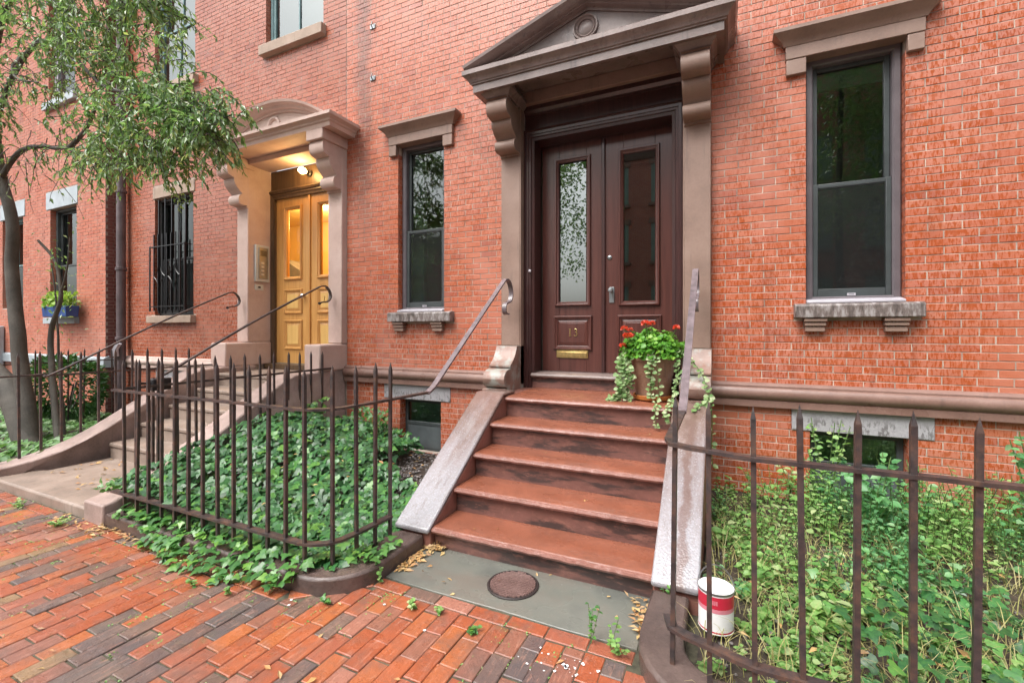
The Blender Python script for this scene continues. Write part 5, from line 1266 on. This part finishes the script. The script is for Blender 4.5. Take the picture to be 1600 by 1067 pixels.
def small_weeds():
    random.seed(3)
    for i, (x, y, h, r, n, lb) in enumerate((
        (-.62, -2.47, .20, .05, 26, 'tall thin weed at the front edge of the grey slab, right of the iron cover'), (-.52, -2.47, .16, .04, 18, 'thin weed beside the tallest one on the slab front edge'),
        (-.475, -2.50, .09, .06, 26, 'leafy low weed at the right front corner of the grey slab'), (-2.10, -2.48, .17, .12, 70, 'bushy weed at the rounded corner of the left kerb'),
        (-2.52, -2.84, .14, .04, 18, 'small upright weed in front of the left kerb'), (-1.98, -2.50, .10, .03, 12, 'tiny weed at the left front corner of the grey slab'),
        (-2.10, -2.80, .05, .05, 26, 'round tuft of weed between the orange paving bricks'), (-1.62, -2.62, .04, .05, 22, 'flat weed in the joint below the slab left of centre'),
        (-1.46, -2.60, .05, .035, 16, 'small weed between paving bricks below the iron cover'), (-1.20, -2.66, .03, .06, 22, 'flat mossy weed in a paving joint near the slab'),
        (-4.95, -2.95, .07, .16, 60, 'spreading weed at the foot of the pinkish kerb end'), (-5.75, -2.92, .07, .14, 50, 'weed tuft at the foot of the pinkish platform'),
        (-.30, -2.02, .16, .05, 26, 'weed at the foot of the right side wall'), (-3.0, -3.02, .05, .05, 14, 'lone ivy sprig lying on the brick pavement'), (-2.72, -2.98, .06, .05, 12, 'ivy sprig on the bricks in front of the kerb'))):
        T = thing('weed', (x, y, 0), lb, 'weed', 'weeds in the pavement joints'); m, s = MB(), MB()
        for k in range(max(2, n // 7)):
            a = U(0, 6.28); q = Vector((x + math.cos(a) * r * U(.2, 1), y + math.sin(a) * r * U(.2, 1) * .7, h * U(.6, 1))); s.tube([(x, y, 0), q], .0018, 3, False)
            for j in range(7):
                t = .2 + .8 * j / 6; p = Vector((x, y, 0)).lerp(q, t); b = U(0, 6.28)
                leaf_oval(m, p, (math.cos(b), math.sin(b) * .8 - .2, U(-.2, .4)), Vector((0, -.3, 1)) + rv(.4), U(.018, .034), .36)
        s.build('stem', M['stem'], T); o = m.build('foliage', M['weed' if i % 3 else 'ivyyoung'], T, ang=60); o['kind'] = 'stuff'
    # mossy tufts in the joints
    m = MB()
    for k in range(1500):
        x, y = U(-6.6, -.3), U(-4.4, -2.5)
        if fbm(x, y, 1.7, 9) < -.02: continue
        for j in range(5):
            a = U(0, 6.28); leaf_oval(m, (x + U(-.006, .006), y + U(-.03, .03), -.004), (math.cos(a), math.sin(a), .5), Vector((0, 0, 1)) + rv(.3), U(.006, .014), .4)
    tag(m.build('moss', M['weed'], smooth=True, ang=60), kind='stuff')
    # leaf litter
    m = MB()
    def lit(x, y, z, s, pile=0.): leaf_blade(m, (x, y, z + U(.002, .006 + pile)), (U(-1, 1), U(-1, 1), U(-.12, .25)), Vector((0, 0, 1)) + rv(.4 + 5 * pile), s, U(.18, .28))
    for k in range(110): t = U(0, 1); lit(-1.99 + .12 * U(0, 1) * (1 - t * .4), -1.90 - .42 * t, .004, U(.035, .06), .02 * (1 - t))
    for k in range(60): lit(U(-1.98, -1.82), U(-2.0, -1.86), .004, U(.035, .06), .025)
    for k in range(56): t = U(0, 1); lit(-.40 - .13 * U(0, 1) * (1 - t), -2.0 - .32 * t, .004, U(.035, .06), .018)
    for k in range(170): lit(U(-4.65, -2.5), -2.83 + U(-.05, .07), .003, U(.03, .06), .006)
    for k in range(60): lit(U(-5.2, -4.4), U(-2.95, -2.8), .003, U(.03, .06), .006)
    for k in range(70): lit(U(-7.0, -.4), U(-4.2, -2.5), .003, U(.025, .055))
    for k in range(14): lit(U(-1.9, -.45), U(-2.4, -1.95), .006, U(.025, .045))
    for k in range(50): lit(U(-6.6, -5.1), U(-2.6, -1.9), .09, U(.04, .07))
    for z, y0, y1 in ((.155, -1.93, -1.68), (.35, -1.63, -1.38), (.55, -1.33, -1.06), (.755, -1.02, -.76)):
        for k in range(2): lit(U(-1.9, -.45), U(y0, y1), z + .005, U(.018, .03))
    for k in range(40): lit(U(-3.5, -2.4), U(-1.3, -.1), .09, U(.05, .08), .01)
    for k in range(70): lit(U(-.1, 2.0), U(-2.6, -.8), .09 + U(0, .05), U(.04, .07), .01)
    for k in range(20): lit(U(-4.2, -2.6), U(-2.6, -1.4), .05 + .28 + U(-.05, .1), U(.04, .06), .01)
    tag(m.build('fallen_leaves', M['yellowleaf'], smooth=False), kind='stuff')
    # spots of white paint on the bricks
    m = MB()
    for k in range(34):
        x, y = random.gauss(-.72, .10), random.gauss(-2.70, .06); r = abs(random.gauss(0, .0035)) + .001
        if k < 4: r *= 2.2
        ph = U(0, 6); m.add([(x + r * (1 + .4 * math.sin(3 * a + ph)) * math.cos(a), y + r * (1 + .4 * math.sin(2 * a + ph)) * math.sin(a), .0035) for a in [i * .628 for i in range(10)]], [tuple(range(10))])
    for (x, y) in ((-2.33, -2.86), (-2.30, -2.90), (-1.80, -2.66), (-1.45, -2.75)):
        r = .008; m.add([(x + r * math.cos(a) * U(.7, 1.3), y + r * math.sin(a), .0035) for a in [i * .785 for i in range(8)]], [tuple(range(8))])
    tag(m.build('paint_splashes', M['white'], smooth=False), kind='stuff')
small_weeds()

# ------------------------------------------------------------------ trees
def limb(m, P, r0, r1, n=8):
    Q = smooth_path(P, 6); k = len(Q)
    Q = [q + Vector((.02 * fbm(q.x * 3, q.z * 3, 1, 2), 0, .02 * fbm(q.x * 3, q.z * 3, 1, 5))) for q in Q]
    m.tube(Q, [r0 + (r1 - r0) * i / (k - 1) for i in range(k)], n); return Q
def garden_tree():
    random.seed(17)
    T = thing('tree', (-8.4, -1.92, .05), 'grey-barked tree with drooping green leaves in the front garden at left', 'tree')
    m = MB()
    tr = limb(m, [(-8.45, -1.92, -.1), (-8.62, -1.92, .45), (-8.84, -1.92, 1.1), (-8.98, -1.92, 1.75), (-9.12, -1.92, 2.45), (-9.12, -1.92, 3.15), (-9.42, -1.95, 3.9), (-9.52, -2.0, 5.0), (-9.4, -2.0, 6.4)], .10, .05, 12)
    m.build('trunk', M['bark'], T, ang=70)
    B = MB(); S = Vector((-9.12, -1.92, 3.3)); S2 = Vector((-9.48, -1.97, 4.6)); S3 = Vector((-9.5, -2.0, 5.3))
    l1 = limb(B, [(-9.36, -1.95, 3.78), (-8.95, -1.95, 4.0), (-8.5, -1.97, 4.05), (-7.9, -2.0, 3.95), (-7.2, -2.05, 3.78), (-6.4, -2.1, 3.5), (-5.6, -2.15, 3.3), (-4.9, -2.2, 3.3)], .038, .008)
    l2 = limb(B, [(-7.15, -2.05, 3.77), (-6.85, -2.0, 4.0), (-6.6, -1.95, 4.5), (-6.45, -1.95, 5.1)], .028, .01)
    l3 = limb(B, [S2, (-8.8, -2.0, 5.1), (-7.7, -2.1, 5.2), (-6.8, -2.15, 4.75), (-6.0, -2.2, 4.2), (-5.2, -2.3, 3.9), (-4.5, -2.3, 3.62)], .036, .007)
    l4 = limb(B, [S3, (-8.7, -2.1, 5.9), (-7.6, -2.2, 5.9), (-6.5, -2.2, 5.55), (-5.6, -2.2, 5.05), (-4.9, -2.25, 4.7)], .034, .007)
    l5 = limb(B, [S3, (-9.0, -2.1, 6.2), (-7.8, -2.2, 6.6), (-6.4, -2.2, 6.3), (-5.5, -2.3, 5.6)], .034, .007)
    l6 = limb(B, [S2, (-9.2, -2.2, 4.9), (-8.8, -2.4, 4.9), (-8.4, -2.5, 4.5), (-8.0, -2.5, 4.0)], .022, .006)
    l7 = limb(B, [(-8.3, -2.1, 5.15), (-7.9, -2.3, 4.8), (-7.4, -2.4, 4.5), (-6.9, -2.4, 4.35)], .02, .006)
    B.build('branch', M['bark'], T, ang=70)
    tw = MB(); lf = MB()
    def droop(p, d, L, n, s):
        P = [Vector(p)]; d = Vector(d).normalized()
        for i in range(5):
            d = (d + Vector((0, 0, -.30)) + rv(.28)).normalized(); P.append(P[-1] + d * L / 5)
        tw.tube(P, [.0055, .0045, .0035, .003, .0022, .0015], 4, False)
        for i in range(n):
            t = (i + U(0, 1)) / n * 4.99; k = int(t); q = P[k].lerp(P[k + 1], t - k); td = (P[k + 1] - P[k]).normalized()
            ld = (td * .7 + rv(.9) + Vector((0, 0, -.55))).normalized(); leaf_blade(lf, q, ld, Vector((U(-.4, .4), -.5, .9)) + rv(.6), s * U(.7, 1.3), U(.16, .24))
    # leaf masses: centre, radius, twig count, leaves per twig
    for (x, y, z, r, n, k) in ((-6.0, -2.2, 4.95, .4, 18, 18), (-5.4, -2.2, 4.3, .35, 16, 18), (-7.9, -2.3, 5.2, .45, 18, 16), (-6.9, -2.2, 5.5, .5, 18, 18), (-4.62, -2.25, 3.62, .36, 46, 24), (-4.18, -2.3, 3.50, .34, 40, 24), (-4.0, -2.3, 3.30, .2, 12, 20), (-5.15, -2.25, 3.85, .36, 32, 22), (-4.75, -2.25, 3.28, .26, 22, 20), (-5.45, -2.2, 3.40, .32, 26, 20), (-5.85, -2.2, 3.75, .36, 26, 19),
                               (-5.0, -2.25, 4.75, .40, 30, 21), (-5.5, -2.25, 5.1, .45, 32, 20), (-6.1, -2.25, 5.4, .5, 30, 20), (-6.2, -2.2, 4.55, .45, 26, 18), (-6.7, -2.2, 4.95, .45, 24, 18), (-7.2, -2.3, 5.6, .5, 22, 17),
                               (-7.3, -2.2, 4.9, .45, 16, 16), (-8.2, -2.5, 4.45, .34, 24, 20), (-8.05, -2.5, 4.1, .26, 18, 18), (-7.1, -2.2, 4.3, .35, 12, 14), (-8.9, -2.3, 4.7, .35, 18, 18), (-8.6, -2.3, 5.9, .5, 24, 18), (-7.9, -2.3, 6.4, .5, 20, 18),
                               (-9.3, -2.3, 4.3, .3, 14, 16), (-9.2, -2.3, 5.6, .4, 18, 18), (-6.6, -2.1, 3.65, .3, 10, 12), (-6.0, -2.3, 3.35, .26, 12, 14), (-6.6, -2.3, 6.1, .5, 20, 18), (-4.55, -2.3, 4.2, .3, 8, 12), (-9.2, -2.2, 3.75, .25, 8, 12)):
        for j in range(int(n * 1.75)):
            c = Vector((x, y, z)) + rv(1).normalized() * r * U(.2, 1)
            droop(c, rv(1) + Vector((.35, -.1, .15)), U(.22, .42), k, U(.045, .075))
    for L in (l1, l3, l4, l5, l2, l6, l7):
        for j in range(len(L) - 1):
            if U(0, 1) < .75: droop(L[j], rv(1) + Vector((.2, -.2, .1)), U(.25, .5), random.randint(2, 9), U(.05, .075))
    # bare twigs hanging in front of the far-left house
    for k in range(26):
        droop((U(-8.8, -6.4), -2.05 + U(-.2, .2), U(3.4, 4.2)), (U(-.6, .8), U(-.3, .3), -.4), U(.4, .7), random.randint(0, 4), .06)
    o = tw.build('twigs', M['bark'], T, ang=70); o['kind'] = 'stuff'
    o = lf.build('crown', M['treeleaf'], T, smooth=False); o['kind'] = 'stuff'
    # companions at its foot
    T = thing('tree', (-8.3, -1.75, .05), 'slim second stem rising from the foot of the grey tree, forked at window height', 'tree', 'slim stems beside the tree')
    m = MB(); limb(m, [(-8.28, -1.72, -.05), (-8.60, -1.66, .6), (-8.80, -1.62, 1.2), (-8.86, -1.6, 1.6), (-8.62, -1.6, 1.95), (-8.58, -1.6, 2.2), (-8.75, -1.6, 2.6), (-8.98, -1.7, 2.9)], .048, .016); limb(m, [(-8.6, -1.6, 2.1), (-8.4, -1.6, 2.45), (-8.3, -1.6, 2.9)], .018, .006)
    m.build('trunk', M['bark'], T, ang=70)
    f = MB()
    for k in range(60): leaf_blade(f, (U(-8.9, -8.1), -1.65 + U(-.2, .2), U(1.6, 3.2)), rv(1) + Vector((0, 0, -.5)), rv(.6) + Vector((0, -.5, 1)), U(.05, .08), .2)
    o = f.build('crown', M['treeleaf'], T, smooth=False); o['kind'] = 'stuff'
    T = thing('tree', (-8.9, -1.9, .05), 'thick leaning grey stump at the left foot of the tree', 'tree', 'slim stems beside the tree')
    m = MB(); limb(m, [(-8.42, -1.95, -.1), (-8.75, -1.95, .35), (-9.1, -1.95, .75), (-9.5, -2.0, 1.0), (-10.1, -2.0, 1.2)], .15, .13, 10); m.build('trunk', M['bark'], T, ang=70)
    T = thing('tree', (-8.75, -1.45, .05), 'thin upright sapling between the trunk and the forked stem', 'tree', 'slim stems beside the tree')
    m = MB(); limb(m, [(-8.70, -1.5, 0), (-8.85, -1.5, .8), (-8.93, -1.5, 1.5), (-9.0, -1.5, 2.1), (-9.12, -1.5, 2.6)], .022, .008, 6); m.build('trunk', M['bark'], T, ang=70)
    f = MB()
    for k in range(40): leaf_blade(f, (U(-9.3, -8.7), -1.5 + U(-.2, .2), U(1.3, 2.9)), rv(1) + Vector((0, 0, -.5)), rv(.6) + Vector((0, -.5, 1)), U(.05, .08), .2)
    o = f.build('crown', M['treeleaf'], T, smooth=False); o['kind'] = 'stuff'
garden_tree()

# ------------------------------------------------------------------ across the street (seen in the panes)
def across():
    for nm, x0, x1, h, lb in (('brick_house', -6.6, 1.6, 10.5, 'brick terrace across the street mirrored in the right door pane'), ('brick_house', 1.9, 14.0, 14.5, 'tall brick house across the street, raised to block sky behind the mirrored trees'), ('brick_house', -44, -15.5, 7.0, 'low brick row across the street mirrored in far panes')):  # tall one is unseen, its height keeps sky out of the right window's reflection
        H = thing(nm, ((x0 + x1) / 2, -18, 0), lb, 'house', 'houses across the street')
        MB().box(x0, x1, -24, -18, -.1, h).build('wall', M['brickfar'], H, smooth=False)
        MB().sweep([(x1 + .1, -18.0, 0), (x0 - .1, -18.0, 0)], [(-.1, h - .4), (.08, h - .4), (.30, h - .1), (.32, h + .1), (-.1, h + .15)], (0, 0, 1)).build('cornice', M['wetstone'], H)
        x = x0 + 1.2
        while x < x1 - 1:
            for z in (1.9, 5.0, 7.9):
                if z + 2 > h: continue
                w = MB().box(x, x + 1.0, -18.05, -17.99, z, z + 1.9).build('window', M['curtain'], H, smooth=False)
                MB().box(x - .1, x + 1.1, -18.0, -17.92, z + 1.903, z + 2.15).build('lintel', M['brownstone'], w); MB().box(x - .1, x + 1.1, -18.0, -17.86, z - .14, z - .003).build('sill', M['brownstone'], w)
            x += 2.1
    for x, y, h, sd, lb in ((-7.1, -14.4, 9.5, 41, 'street tree opposite mirrored in the left door pane'), (-15.5, -14.5, 8.5, 42, 'street tree opposite mirrored in the narrow left window'), (3.4, -12.6, 13, 43, 'street tree opposite mirrored in the right window'), (6.4, -13.2, 13, 44, 'second street tree opposite mirrored in the right window')):
        random.seed(sd); T = thing('tree', (x, y, 0), lb, 'tree', 'street trees opposite')
        m = MB(); limb(m, [(x, y, -.2), (x + .1, y, 2), (x - .1, y, 4), (x, y, h * .8)], .2, .06); m.build('trunk', M['bark'], T)
        b = MB()
        for c in range(80 if sd > 42 else 40):
            a = U(0, 6.28); r = U(.3, 2.3); cc = Vector((x + r * math.cos(a), y + r * math.sin(a), h * U(.36, 1.0)))
            for k in range(120): d = rv(1).normalized(); leaf_blade(b, cc + d * U(.2, .85), rv(1), rv(1), U(.12, .2), .25)
        o = b.build('crown', M['treeleaf'], T, smooth=False); o['kind'] = 'stuff'
across()
